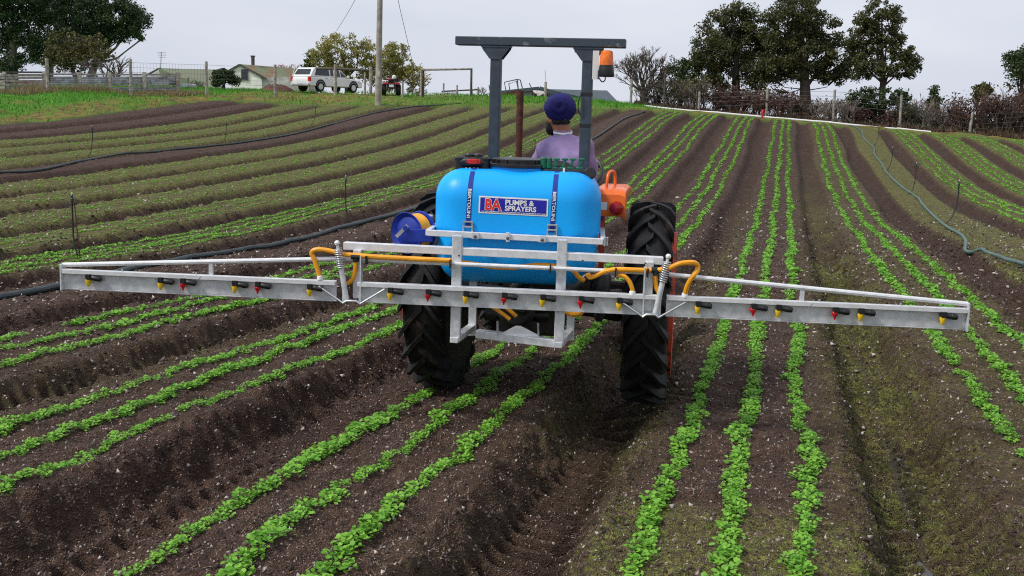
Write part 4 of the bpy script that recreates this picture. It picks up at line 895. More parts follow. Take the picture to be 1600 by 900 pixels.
# yellow hoses
def hose(pts, Y, r=.0145, name='spray_hose', bulge=None):
    P = [sp(a, b_, Y+(bulge[i] if bulge else 0)) for i, (a, b_) in enumerate(pts)]
    return MB().tube(smooth_path(P, 7), r, 10).build(name, M['hose'], sprayer, smooth='auto')
hs = []
hose([(500, 434), (496, 420), (491, 405), (487, 396), (491, 391), (502, 390), (520, 393), (535, 397), (556, 399), (600, 402), (680, 406), (704, 407)], YB-.02)
hose([(704, 407), (722, 410), (750, 414), (772, 417), (800, 418), (822, 416), (840, 414), (860, 415), (880, 417), (896, 423), (903, 432), (912, 438)], YB+.05, bulge=[-.02, 0, .02, .03, .03, .03, .02, .01, .02, .04, .06, .08])
hose([(556, 404), (555, 420), (552, 433), (546, 441), (541, 443)], YB-.02, .013)
hose([(918, 428), (922, 433), (932, 430), (945, 424), (965, 421), (1000, 422), (1024, 422), (1045, 419), (1062, 412), (1080, 410), (1089, 413), (1090, 421), (1084, 430), (1075, 444), (1070, 461)], YB-.02, bulge=[.06, .05, .03, .01, 0, 0, 0, -.03, -.05, -.03, 0, 0, -.03, -.02, 0])
hose([(1025, 424), (1024, 437), (1026, 450), (1032, 461)], YB-.02, .013)
hose([(966, 430), (976, 432), (984, 441), (988, 452), (988, 458)], YB-.02, .013)
hose([(884, 486), (893, 491), (905, 490), (910, 486)], YB+.25, .017)
for a, b_ in ((500, 434), (1070, 461), (988, 458)):
    q = sp(a, b_, YB-.02); MB().lathe([(.012, -.02), (.018, -.012), (.018, .008), (.015, .014)], q, (0, 0, 1), 12).build('hose_fitting', M['white'], sprayer, smooth='auto')
for a, b_ in ((556, 401), (1025, 422)):
    q = sp(a, b_, YB-.022); f = MB(); f.lathe([(.017, -.026), (.017, .026)], q, (1, 0, 0), 10); f.lathe([(.017, -.03), (.017, 0)], q, (0, 0, 1), 10); f.build('hose_tee', M['black'], sprayer, smooth='auto')
for a, b_ in ((573, 406), (704, 412), (860, 420), (962, 425), (1012, 426)):
    q = sp(a, b_, YB-.03); MB().box(q, (.008, .05, .050)).build('cable_tie', M['black'], sprayer)
# black suction hose and filter at the tank foot
MB().tube(smooth_path([sp(935, 424, -.98), sp(915, 434, -1.0), sp(905, 446, -1.0), sp(890, 455, -.95), sp(850, 470, -.85)], 6), .030, 12).build('suction_pipe', M['black'], sprayer, smooth='auto')
fl = MB(); q = sp(938, 452, -.85); fl.lathe([(.055, .10), (.062, .08), (.062, -.05), (.05, -.10), (.04, -.16), (.02, -.20), (0, -.20)], q, (0, 0, 1), 20); fl.build('filter_bowl', M['black'], sprayer, smooth='auto')
MB().tube(smooth_path([sp(770, 480, -1.0), sp(785, 490, -1.02), sp(797, 499, -1.03)], 4), .012, 8).build('drain_hose', M['hose'], sprayer, smooth='auto')
# tap block with red handle on the tank top
tb = MB(); c = Vector((-.405, -.78, 1.690))
tb.lathe([(.030, -.085), (.036, -.07), (.036, .07), (.030, .085)], c, (1, 0, 0), 16)
for x in (-.078, .078): tb.lathe([(.032, -.050), (.032, .012), (.036, .016), (.036, .028), (.022, .036)], c+Vector((x, 0, 0)), (0, 0, 1), 16)
for x in (-.025, .030): tb.lathe([(.030, .0), (.030, .045), (.022, .055)], c+Vector((x, .02, .0)), (0, 0, 1), 16)
tb.box(c+Vector((0, 0, -.045)), (.19, .08, .03)); tbo = tb.build('tap_block', M['black'], sprayer, smooth='auto')
hd = MB(); hd.box(c+Vector((.012, -.052, .008)), (.085, .012, .026)); hd.box(c+Vector((.012, -.056, .008)), (.05, .016, .032)); hd.build('tap_handle', M['red'], tbo, bevel=.004)
for k in range(4): MB().box(c+Vector((-.035+.024*k, -.045, -.036)), (.009, .006, .014)).build('bolt', M['steel'], tbo)
# valve manifold with green levers
mf = MB(); a0 = sp(853, 268, -.78); a1 = sp(912, 271, -.78)
mf.bar(a0, a1, .07, .040); mf.lathe([(.020, -.14), (.020, .14)], (a0+a1)/2+Vector((0, -.02, .006)), (1, 0, 0), 14)
mfo = mf.build('manifold', M['black'], sprayer, bevel=.006)
gq = sp(922, 271, -.80); gg = MB(); gg.lathe([(.036, -.02), (.036, .02), (.030, .026), (0, .026)], gq, (0.1, -1, .25), 20); gg.build('pressure_gauge', M['black'], sprayer, smooth='auto')
MB().box(sp(881, 267, -.84), (.012, .02, .035)).build('valve_tag', M['white'], mfo)
for i, px_ in enumerate((849, 858, 868, 881, 893, 907)):
    p0 = sp(px_, 263, -.80); p1 = sp(px_+1, 249, -.80); lv = MB()
    if i < 2: lv.lathe([(.018, 0), (.020, .01), (.017, .05), (.018, .062), (.012, .068), (0, .068)], p0, (0, 0, 1), 12)
    else:
        lv.bar(p0+Vector((-.008, 0, 0)), p1+Vector((.006, 0, 0)), .016, .014, (0, 1, 0)); lv.bar(p1-Vector((.016, 0, 0)), p1+Vector((.022, 0, 0)), .018, .014); lv.bar(p0-Vector((.026, 0, .002)), p0+Vector((.014, 0, -.002)), .018, .016)
    lv.build('valve_lever', M['green'], mfo, smooth='auto', bevel=.003)
# hose reel
rc = sp(636, 364, -.86); ax = Vector((.52, .85, .02)).normalized(); reel = empty('hose_reel_pivot')
bpy.data.objects.remove(reel)
rl = MB(); rl.lathe([(.035, -.012), (.04, .0), (.10, .020), (.118, .008), (.128, .0), (.131, -.006), (.128, -.010), (.10, .012), (.04, -.014)], rc, ax, 36); rl.lathe([(.045, 0), (.045, .12)], rc, ax, 16); rl.lathe([(.045, .118), (.124, .122), (.128, .128), (.045, .126)], rc, ax, 36)
reel = rl.build('hose_reel', M['reel'], sprayer, smooth='auto')
hz = []
for k in range(7*30+1):
    t = k/30*2*math.pi; a, b_ = frame_of(ax); hz.append(rc+ax*(.022+.090*(k/210))+(a*math.cos(t)+b_*math.sin(t))*.106)
MB().tube(hz, .0085, 7).build('reel_hose', M['hose'], reel, smooth=True)
MB().lathe([(.098, .012), (.098, .116)], rc, ax, 30).build('reel_drum', M['hose'], reel, smooth='auto')
arm = MB(); arm.bar(sp(629, 368, -.96), sp(676, 368, -.96), .012, .080); arm.build('reel_bracket', M['reel'], reel, bevel=.004)
arm = MB(); arm.bar(sp(637, 352, -.985), sp(619, 370, -.985), .006, .022); arm.build('reel_lock', M['steel'], reel)
MB().lathe([(.016, 0), (.016, .03), (0, .03)], sp(635, 356, -.96), (0, -1, 0), 14).build('reel_axle', M['reel'], reel, smooth='auto')
MB().tube([sp(660, 342, -.74), sp(668, 337, -.74), sp(676, 338, -.74)], [.010, .014, .010], 8).build('reel_fitting', M['steel'], reel, smooth='auto')

# ------------------------------------------------------------------ hoses on the field
def ground_pipe(name, pix, r, m, label, cat='pipe', n=6, lift=.8):
    P = [hit(a, b_) for a, b_ in pix]; P = smooth_path(P, n)
    P = [Vector((p.x, p.y, max(gz(p.x, p.y), float(hill(p.x, p.y))-.05)+r*lift)) for p in P]
    # rest on the humps, span the dips
    for _ in range(3):
        P = [P[0]]+[Vector((P[i].x, P[i].y, max(P[i].z, (P[i-1].z+P[i+1].z)/2))) for i in range(1, len(P)-1)]+[P[-1]]
    return tag(MB().tube(P, r, 10).build(name, m, None, smooth='auto'), label, cat)
ground_pipe('irrigation_pipe', [(-60, 281), (0, 272), (60, 268), (130, 252), (190, 239), (250, 236), (330, 229), (390, 222), (450, 212), (500, 200), (560, 182), (590, 176), (650, 167), (720, 162)], .034, M['poly'], 'dark poly pipe lying along the far bed below the grass verge')
ground_pipe('irrigation_pipe', [(-60, 484), (0, 470), (100, 449), (235, 418), (330, 401), (420, 387), (480, 374), (540, 357), (620, 337), (700, 309), (800, 272), (870, 243), (924, 219), (950, 203), (976, 186), (996, 179), (1008, 175)], .038, M['poly'], 'thick dark poly pipe on the bare bed running behind the boom and tractor')
ground_pipe('irrigation_hose', [(1325, 195), (1345, 205), (1350, 217), (1365, 232), (1366, 242), (1377, 256), (1385, 270), (1407, 292), (1432, 309), (1442, 322), (1462, 342), (1482, 358), (1503, 370), (1509, 379), (1509, 389), (1530, 395), (1553, 401), (1580, 409), (1620, 421), (1720, 452), (1840, 486)], .028, M['teal'], 'wavy blue green hose snaking down the mossy bed', 'hose', 8)
def riser(top, base, label, d=None, kind='plain', rod=False):
    g = hit(*base); t = wpt(top[0], top[1], g.y+.1); root = empty('sprinkler_riser', g); tag(root, label, 'sprinkler', 'sprinkler risers on the field')
    t = t-g; px = t.x
    pts = smooth_path([(0, 0, .01), (px*.35+.02, 0, t.z*.08), (px*.8, .03, t.z*.3), (px, .05, t.z*.6), (px, .05, t.z*.92)], 6)
    MB().tube(pts, .012, 6).build('tube', M['riser'], root, smooth=True)
    MB().lathe([(.012, 0), (.022, .01), (.022, .05), (.014, .06), (.014, .085), (.02, .09), (.008, .11), (0, .11)], (px, .05, t.z*.90), (0, 0, 1), 10).build('sprinkler_head', M['poly'], root, smooth='auto')
    MB().lathe([(.009, 0), (.007, .025), (0, .03)], (px, .05, t.z*.90+.105), (0, 0, 1), 8).build('sprinkler_cap', M['white'], root)
    if rod: MB().tube([(px+.09, .04, -.05), (px+.03, .05, t.z*.9)], .008, 6).build('support_rod', M['rust'], root)
    return root
riser((115, 306), (121, 404), 'tall sprinkler riser with rusty rod standing behind the boom tip', rod=True)
riser((541, 277), (546, 352), 'dark sprinkler riser beside the pipe left of the blue hose reel')
riser((145, 198), (138, 243), 'sprinkler riser standing beside the far pipe under the timber fence')
riser((354, 192), (349, 219), 'thin sprinkler riser on far beds below the white gabled cottage')
riser((493, 166), (485, 195), 'small sprinkler riser on far beds below the white utility vehicle')
riser((836, 219), (835, 236), 'small sprinkler riser seen between the exhaust and the driver')
riser((958, 172), (958, 180), 'tiny sprinkler riser near the field end right of the roll bar')
riser((1373, 199), (1362, 229), 'sprinkler riser at the top end of the teal hose')
riser((1394, 232), (1382, 267), 'second sprinkler riser down the teal hose from its top')
riser((1431, 256), (1419, 303), 'third sprinkler riser down the teal hose from its top')
riser((1497, 284), (1471, 351), 'tall sprinkler riser by the lower bend of the teal hose')
riser((1600, 398), (1590, 420), 'sprinkler riser cut by the frame edge on the teal hose')

# ------------------------------------------------------------------ white pipe along the field end
PIPE = [((1007, 168.5), (1066, 171.8), 55.7), ((1064, 171.8), (1124, 176), 55.4), ((1122, 176), (1182, 181.4), 54.9), ((1180, 181.4), (1240, 186.4), 54.4), ((1238, 186.4), (1298, 191.4), 53.8), ((1296, 191.4), (1352, 197), 53.2), ((1350, 197), (1404, 201.8), 52.4), ((1402, 201.8), (1454, 207), 51.5)]
for i, (a, b_, d) in enumerate(PIPE):
    p = stand(a[0], d, a[1]); q = stand(b_[0], d-.25, b_[1]); p.z = wpt(a[0], a[1], d).z; q.z = wpt(b_[0], b_[1], d-.25).z
    p.z = max(p.z, gz(p.x, p.y)+.06); q.z = max(q.z, gz(q.x, q.y)+.06)
    tag(MB().tube([p, (p+q)/2+Vector((0, 0, -.01)), q], .055, 10).build('white_pipe', M['white'], None, smooth='auto'), ['white pipe length beside the leafless tree', 'white pipe length under the dark bushy tree', 'white pipe length below the first big tree', 'white pipe length at the red hydrant', 'white pipe length below the biggest tree trunk', 'white pipe length between the biggest and the slim tree', 'white pipe length below the slim tree', 'white pipe length ending right of the slim tree'][i], 'pipe', 'white pipe lengths along the field end')
p = stand(1191, 54.3, 180); rt = empty('hydrant', p); tag(rt, 'small red hydrant standing by the white pipe', 'hydrant')
MB().lathe([(.06, 0), (.05, .30), (.07, .32), (.07, .42), (.03, .5), (0, .5)], (0, 0, 0), (0, 0, 1), 10).build('hydrant_body', M['red'], rt, smooth='auto'); MB().lathe([(.04, 0), (.04, .12), (0, .12)], (0, 0, .36), (1, 0, 0), 8).build('outlet', M['red'], rt)

# ------------------------------------------------------------------ posts, rails and fences
def post_mb(mb, px, d, top, w=.13, base=None, lean=0):
    g = stand(px, d); z = wpt(px, top, d).z; mb.tube([(g.x, g.y, g.z-.2), (g.x+lean*.5, g.y, (g.z+z)/2), (g.x+lean, g.y, z)], [w/2*1.05, w/2, w/2*.95], 8); return Vector((g.x, g.y, z))
def rail_mb(mb, a, b_, w, h):
    mb.bar(a, b_, w, h)
# timber boarding fence and iron panels on the left
tf = empty('timber_fence', stand(40, 46.5)); tag(tf, 'grey weathered timber board fence at the verge, leading to iron sheets', 'fence'); TFI = Vector(tf.location)
def tpart(name, mb, m):
    o = mb.build(name, m, tf); mb_off = -TFI
    for v in o.data.vertices: v.co += mb_off
    return o
def fd(px): return float(np.interp(px, [0, 100, 200, 285], [46.5, 48.3, 50.1, 52.0]))
for px in (-62, 8, 70): 
    m = MB(); g = stand(px, fd(px)); z = wpt(px, 112, fd(px)).z; m.bar((g.x, g.y, g.z-.1), (g.x, g.y, z), .16, .12, (0, 1, 0)); tpart('post', m, M['wood'])
for k, (y0, y1) in enumerate(((117, 117), (122, 122), (127, 127), (132, 131), (137, 136))):
    for a, b_ in ((-62, 8), (9, 69)):
        m = MB(); da, db = fd(a), fd(b_); m.bar(wpt(a, y0+rnd.uniform(-.6, .6), da-.09), wpt(b_, y1+rnd.uniform(-.6, .6), db-.09), .03, .115); tpart('board', m, M['wood'])
m = MB(); m.bar(wpt(-62, 112.5, fd(-62)), wpt(72, 113, fd(72)), .08, .08); tpart('top_rail', m, M['darkwood'])
for px in (126, 173, 227, 279):
    m = MB(); g = stand(px, fd(px)); z = wpt(px, 113, fd(px)).z; m.bar((g.x, g.y-.05, g.z-.1), (g.x, g.y-.05, z), .17, .12, (0, 1, 0)); tpart('post', m, M['wood'])
m = MB(); m.bar(wpt(78, 116, fd(78)), wpt(282, 117, fd(282)), .05, .09); tpart('top_rail', m, M['wood'])
m = MB(); m.bar(wpt(78, 132.5, fd(78)), wpt(282, 133.5, fd(282)), .05, .07); tpart('rail', m, M['wood'])
def corr(a, b_, y0, y1, amp=.02, pitch=.09, horizontal=True):
    da, db = fd(a)+.06, fd(b_)+.06; P0 = wpt(a, y0, da); P1 = wpt(b_, y0, db); Q0_ = wpt(a, y1, da); n = int((P0.z-Q0_.z)/pitch*6) if horizontal else 60
    V = []; F = []
    n = max(n, 6)
    for i in range(n+1):
        t = i/n; off = amp*math.sin(t*(P0.z-Q0_.z)/pitch*2*math.pi)
        z0 = P0.z+(Q0_.z-P0.z)*t; z1 = P1.z+(Q0_.z-P0.z)*t
        V += [(P0.x, P0.y+off, z0), (P1.x, P1.y+off, z1)]
    for i in range(n): F.append((i*2, i*2+1, i*2+3, i*2+2))
    return MB().add(V, F)
for a, b_ in ((79, 125), (128, 172), (175, 226), (229, 278)):
    tpart('iron_sheet', corr(a, b_, 119.5, 131), M['iron']); tpart('iron_sheet', corr(a, b_, 136, 143), M['iron'])
# tall posts carrying wire netting
wf = empty('wire_fence', stand(205, 49)); tag(wf, 'tall thin post and wire netting fence standing in front of the cottages', 'fence'); WFI = Vector(wf.location)
def wpart(name, mb, m):
    o = mb.build(name, m, wf)
    for v in o.data.vertices: v.co -= WFI
    return o
tops = {}
for px, d, tp in ((75, 46.8, 91), (205, 49, 92), (323, 51.5, 96), (430, 53.5, 101)):
    m = MB(); tops[px] = (post_mb(m, px, d, tp, .16), d); wpart('post', m, M['wood'])
for a, b_ in ((75, 205), (205, 323), (323, 430)):
    A, B = tops[a][0], tops[b_][0]
    for k in range(6): wpart('wire', MB().tube([A-Vector((0, 0, .18+.24*k)), B-Vector((0, 0, .18+.24*k))], .006, 4), M['wire'])
    if a == 205:
        for k in range(1, 24):
            q = A+(B-A)*(k/24); wpart('wire', MB().tube([q-Vector((0, 0, .18)), q-Vector((0, 0, 1.4))], .005, 3), M['wire'])
# loading rail by the utility vehicle
lr = empty('timber_rail', stand(523, 57)); tag(lr, 'dark timber rail on posts standing in front of the white utility vehicle', 'rail'); LI = Vector(lr.location)
def gpart(root, name, mb, m):
    o = mb.build(name, m, root); off = Vector(root.location)
    for v in o.data.vertices: v.co -= off
    return o
for px, tp in ((524, 101), (579, 104), (570, 113)):
    m = MB(); post_mb(m, px, 57 if px != 570 else 58, tp, .19 if px != 570 else .13); gpart(lr, 'post', m, M['wood'])
m = MB(); m.tube([wpt(494, 107, 57.5), wpt(524, 107.5, 57), wpt(579, 110, 57)], .07, 8); gpart(lr, 'rail', m, M['darkwood'])
# gate-like frame
gf = empty('goalpost', stand(660, 57)); tag(gf, 'open goalpost-like frame of round timber poles by the verge', 'frame')
for px in (657.5, 661): 
    m = MB(); post_mb(m, px, 57+(px-657)*.03, 109 if px > 660 else 109.5, .12); gpart(gf, 'post', m, M['darkwood' if px > 660 else 'wood'])
m = MB(); post_mb(m, 736, 57, 107, .13); gpart(gf, 'post', m, M['darkwood'])
m = MB(); m.tube([wpt(658, 109, 57), wpt(700, 108.5, 57), wpt(738, 107.5, 57)], .06, 8); gpart(gf, 'crossbar', m, M['wood'])
lf = empty('low_rail_fence', stand(714, 58)); tag(lf, 'low grey post and rail fence under the goalpost-like frame', 'fence')
for px, tp in ((693, 130), (714, 133), (747, 136)):
    m = MB(); post_mb(m, px, 58, tp, .10); gpart(lf, 'post', m, M['wood'])
m = MB(); m.bar(wpt(690, 143, 58), wpt(748, 140, 58), .05, .09); gpart(lf, 'rail', m, M['darkwood'])
m = MB(); m.bar(wpt(692, 146, 58), wpt(716, 145, 58), .05, .06); gpart(lf, 'rail', m, M['wood'])
for px, tp, d, lb in ((629, 126, 56, 'slim grey post just right of the red quad bike'), (767, 133, 57, 'thin leaning stake left of the roll bar post')):
    m = MB(); g = stand(px, d); post_mb(m, px, d, tp, .12 if px < 700 else .06, lean=0 if px < 700 else -.12); o = m.build('stake', M['wood'] if px < 700 else M['darkwood']); tag(o, lb, 'post')
# utility pole and wires
pg = stand(591, 51); pl = empty('utility_pole', pg); tag(pl, 'tall pale timber utility pole rising out of frame behind the field', 'pole')
top = wpt(596, -150, 51)-pg
m = MB(); m.tube([(0, 0, -.3), (top.x*.35, 0, top.z*.35), (top.x, 0, top.z)], [.175, .15, .12], 14); m.build('pole', M['pole'], pl, smooth='auto')
m = MB(); m.bar((top.x-1.1, 0, top.z-.4), (top.x+1.1, 0, top.z-.4), .1, .12); m.build('crossarm', M['wood'], pl)
MB().box((.04, -.17, 1.55), (.10, .02, .30)).build('pole_tag', M['plaster'], pl)
for pts, lb in (([(526, 48), (541, 24), (556, -2), (590, -62)], 'thin cable running up from the willows to the pole'), ([(645, 100), (634, 52), (622, 0), (603, -95)], 'thin cable falling from the pole top toward the timber frame')):
    d0 = 74 if pts[0][0] < 600 else 58
    P = [wpt(a, b_, d0+(51-d0)*k/3) for k, (a, b_) in enumerate(pts)]; tag(MB().tube(smooth_path(P, 5), .014, 5).build('power_cable', M['wire']), lb, 'cable')
# fence at the right-hand field end
rf = empty('post_wire_fence', stand(1199, 55)); tag(rf, 'slim pale posts with wires along the field end under the trees', 'fence')
RP = []
for px, tp, d, bs in ((986, 124, 57.4, 0), (1093, 143, 56.8, 0), (1199, 138, 55.6, 0), (1304, 140, 54.8, 0), (1409, 148, 53.6, 0), (1519, 176, 52.6, 0), (1640, 170, 52.2, 0)):
    m = MB(); RP.append(post_mb(m, px, d, tp, .15, lean=(.10 if px == 1519 else 0))); gpart(rf, 'post', m, M['palepost'] if 'palepost' in M else M['pole'])
for px, tp, d in ((1038, 122, 57.2), (1237, 158, 55.4)):
    m = MB(); post_mb(m, px, d, tp, .12); gpart(rf, 'post', m, M['darkwood'])
for A, B in zip(RP[:-1], RP[1:]):
    for k in range(4): gpart(rf, 'wire', MB().tube([A-Vector((0, 0, .12+.25*k)), B-Vector((0, 0, .12+.25*k))], .007, 4), M['wire'])

# ------------------------------------------------------------------ houses and shed
def house(name, label, px0, px1, d, eave, ridge, base, wall, roof, depth=7, gable_px=None):
    pass
# far house with green roof behind the fence
gh = empty('farmhouse', stand(265, 84)); tag(gh, 'low farmhouse with mossy green roof and roof antenna behind the wire netting', 'house')
D = 84; zt = wpt(258, 107, D).z; ze = wpt(258, 116, D).z; zb = gh.location.z-.6
xa, xb = wpt(234, 110, D).x, wpt(262, 110, D).x; xc = wpt(335, 112, D).x; xm = wpt(250, 110, D).x
gpart(gh, 'wall', MB().prism([(xa, zb), (xb+.4, zb), (xb+.4, ze), (xm, zt-.10), (xa, ze)], D+.2, D+.5, lambda a, c, y: (a, y, c)), M['cream'])
gpart(gh, 'roof', MB().add([(xm-.1, D-.2, zt), (xc, D+3, zt+.1), (xc+.5, D-.4, ze-1.4), (xb+.3, D-.4, ze-1.2), (xa-.4, D+6, ze-.2)], [(0, 1, 2, 3), (0, 4, 1)]), M['roofgreen']).modifiers.new('s', 'SOLIDIFY').thickness = .1
gpart(gh, 'barge_board', MB().bar((xa-.3, D-.1, ze-.15), (xm, D-.1, zt), .12, .14), M['darkwood']); gpart(gh, 'barge_board', MB().bar((xm, D-.1, zt), (xb+.4, D-.1, ze-.2), .12, .14), M['darkwood'])
gpart(gh, 'wall', MB().box((xc-1.5, D+2, zb+.5), (8, 4, 1.6)), M['plaster'])
ant = MB(); a0 = wpt(251, 108, D); a1 = wpt(252, 81, D); ant.tube([a0, a1], .03, 5)
for k in range(4): ant.bar(a1+Vector((-.35+.05*k, 0, -.05-.14*k)), a1+Vector((.35, .2, -.02-.14*k)), .02, .02)
gpart(gh, 'antenna', ant, M['wire'])
# white gabled cottage
ct = empty('cottage', stand(390, 66)); tag(ct, 'cream gabled cottage with small dark window, chimney and rust streaked green roof', 'cottage')
D = 66; zb = ct.location.z-.7
P = lambda a, b_, dd=0: wpt(a, b_, D+dd)
xl, xr, xp = P(361, 120).x, P(409, 120).x, P(375, 102).x; zr = P(375, 103).z; zl = P(361, 111).z; zr2 = P(402, 116).z
gpart(ct, 'wall', MB().prism([(xl, zb), (xr, zb), (xr, zr2-.35), (P(404, 118).x, zr2), (xp, zr), (xl, zl)], D, D+.25, lambda a, c, y: (a, y, c)), M['cream'])
gpart(ct, 'wall', MB().box((P(440, 130).x, D+1.6, zb+.75), (3.6, 3, 1.9)), M['plaster'])
rf_ = gpart(ct, 'roof', MB().add([(xp-.05, D-.06, zr+.12), (P(446, 111).x, D+3.5, zr+.05), (P(474, 126).x, D+3.0, P(474, 128).z), (P(413, 122).x, D-.08, P(413, 121).z)], [(0, 1, 2, 3)]), M['roofrust']); rf_.modifiers.new('s', 'SOLIDIFY').thickness = .08
gpart(ct, 'roof', MB().add([(xp-.05, D-.06, zr+.12), (P(446, 111).x, D+3.5, zr+.05), (P(420, 115).x, D+5, zl-.1), (xl-.2, D-.06, zl-.02)], [(0, 1, 2, 3)]), M['roofgreen']).modifiers.new('s', 'SOLIDIFY').thickness = .08
gpart(ct, 'barge_board', MB().bar((xl-.2, D-.09, zl-.03), (xp, D-.09, zr+.08), .05, .12), M['darkwood']); gpart(ct, 'barge_board', MB().bar((xp, D-.09, zr+.08), (P(413, 121).x, D-.11, P(413, 121).z), .05, .12), M['darkwood'])
w_ = gpart(ct, 'window', MB().box((P(382.5, 116).x, D-.03, P(382, 116.5).z), (.52, .06, .80)), M['plaster']); 
o = MB().box((P(382.5, 116).x, D-.07, P(382, 116.5).z), (.42, .03, .68)).build('pane', M['glass'], w_)
for v in o.data.vertices: v.co -= Vector(ct.location)
gpart(ct, 'chimney', MB().lathe([(.12, 0), (.12, .9), (.16, .92), (.16, 1.0), (0, 1.0)], (P(389, 104).x, D+1, P(389, 107).z-.1), (0, 0, 1), 10), M['darkwood'])
# heap of red-brown soil
def heap(name, px0, px1, d, top, label, m, seed):
    a, b_ = stand(px0, d), stand(px1, d); c = (a+b_)/2; hgt = wpt((px0+px1)/2, top, d).z-c.z; hw = (b_.x-a.x)/2; V = []; F = []; n = 24; g = random.Random(seed)
    for j in range(9):
        for i in range(n+1):
            u = -1+2*i/n; v = -1+2*j/8; r_ = max(0, 1-(u*u)**.9-v*v*.9); V.append((c.x+u*hw, c.y+v*1.4, c.z-.15+(hgt+.15)*(r_**.7)*(1+.12*g.uniform(-1, 1)*(r_ > 0))))
    for j in range(8):
        for i in range(n): F.append((j*(n+1)+i, j*(n+1)+i+1, (j+1)*(n+1)+i+1, (j+1)*(n+1)+i))
    tag(MB().add(V, F).build(name, m, None, smooth=True), label, 'heap')
M['redsoil'] = mat('red_brown_soil', (.135, .055, .036), .95, 0, .4, 5, .6, 20, col2=(.06, .028, .02), detail=8)
heap('soil_heap', 404, 462, 61.5, 131, 'red-brown soil heap between the cottage and the white utility vehicle', M['redsoil'], 3)
# dark shed at the crest
sh = empty('shed', stand(855, 76)); tag(sh, 'long dark grey farm shed with low gable showing over the crest', 'shed'); D = 76
zb = sh.location.z-1.5; P = lambda a, b_, dd=0: wpt(a, b_, D+dd)
sx = [P(778, 145), P(843, 139), P(871, 147), P(990, 170)]
gpart(sh, 'wall', MB().prism([(sx[0].x, zb), (sx[2].x, zb), (sx[2].x, sx[2].z-.05), (sx[1].x, sx[1].z-.1), (sx[0].x, sx[0].z-.1)], D, D+.3, lambda a, c, y: (a, y, c)), M['iron2'] if 'iron2' in M else M['darksteel'])
pan = MB(); n = 46
V = []; F = []
for i in range(n+1):
    t = i/n; q = sx[2]+(sx[3]-sx[2])*t; off = .03 if i % 2 else 0; V += [(q.x, D+t*6-off, q.z-.25), (q.x, D+t*6-off, zb)]
for i in range(n): F.append((i*2, i*2+1, i*2+3, i*2+2))
gpart(sh, 'side_wall', MB().add(V, F), M['darksteel'])
gpart(sh, 'fascia', MB().bar(sx[0]+Vector((0, -.1, 0)), sx[1]+Vector((0, -.1, .05)), .2, .26), M['shedroof']); gpart(sh, 'fascia', MB().bar(sx[1]+Vector((0, -.1, .05)), sx[2]+Vector((0, -.1, .03)), .2, .30), M['shedroof']); gpart(sh, 'fascia', MB().bar(sx[2]+Vector((0, -.1, .03)), sx[3]+Vector((0, 6, .03)), .2, .30), M['shedroof'])
gpart(sh, 'roof', MB().add([sx[0], sx[1], sx[1]+Vector((3, 9, .2)), sx[0]+Vector((3, 9, .2))], [(0, 1, 2, 3)]), M['shedroof'])
gpart(sh, 'roof', MB().add([sx[1], sx[2], sx[3]+Vector((0, 6, 0)), sx[1]+Vector((6, 9, .2))], [(0, 1, 2, 3)]), M['shedroof'])
# mast on post
mp_ = empty('mast_post', stand(852, 60)); tag(mp_, 'short timber post carrying a thin pale mast behind the driver', 'post')
m = MB(); t_ = post_mb(m, 852, 60, 128, .16); gpart(mp_, 'post', m, M['wood']); gpart(mp_, 'mast', MB().tube([t_, wpt(851.5, 110, 60)], .035, 6), M['white'])
gpart(mp_, 'wire', MB().tube([wpt(827, 130, 60), wpt(833, 143, 60)], .03, 5), M['darkwood'])
# pipe cage on rusty tray
cg = empty('trailer_cage', stand(803, 62)); tag(cg, 'open pipe cage on a rusty tray standing left of the exhaust pipe', 'trailer'); D = 62; P = lambda a, b_, dd=0: wpt(a, b_, D+dd)
pp = MB()
for loop in ([(791, 144), (788, 128.5), (808, 124), (813, 125), (817, 141)], [(797, 143), (795, 131), (807, 127), (810, 141)]): pp.tube([P(a, b_, .0) for a, b_ in loop], .035, 6)
pp.tube([P(808, 124), P(808.5, 127, 1.0), P(810, 141, 1.0)], .035, 6); pp.tube([P(813, 125), P(808, 124)], .035, 6)
gpart(cg, 'pipe_frame', pp, M['wire2'])
gpart(cg, 'tray', MB().add([P(786, 147), P(793, 144), P(811, 140.5), P(818, 143), P(818, 152), P(786, 152)], [(0, 1, 2, 3, 4, 5)]), M['redsoil']).modifiers.new('s', 'SOLIDIFY').thickness = .6
# small old vehicle at the crest
ov = empty('farm_buggy', stand(846, 63)); tag(ov, 'small grey farm buggy with tilted roof panel standing at the crest', 'buggy'); D = 63; P = lambda a, b_, dd=0: wpt(a, b_, D+dd)
gpart(ov, 'roof_panel', MB().add([P(832, 141), P(844, 141.5, .6), P(853, 144), P(842, 150, -.6)], [(0, 1, 2, 3)]), M['plaster']).modifiers.new('s', 'SOLIDIFY').thickness = .06
gpart(ov, 'body', MB().prism([(P(830, 148).x, P(830, 152).z), (P(857, 148).x, P(857, 155).z), (P(857, 148).x, P(857, 148).z), (P(851, 145).x, P(851, 146).z), (P(842, 150).x, P(842, 150.5).z), (P(831, 144).x, P(831, 145).z)], D-.2, D+1.2, lambda a, c, y: (a, y, c)), M['black'])
gpart(ov, 'windscreen_frame', MB().tube([P(832, 141, -.3), P(831, 147, -.3), P(838, 149, -.3)], .04, 6), M['black'])
for px in (838, 853): gpart(ov, 'wheel', MB().lathe([(.05, -.1), (.28, -.1), (.32, -.06), (.32, .06), (.28, .1), (.05, .1)], P(px, 154, -.3), (.2, 1, 0), 16), M['rubber'])

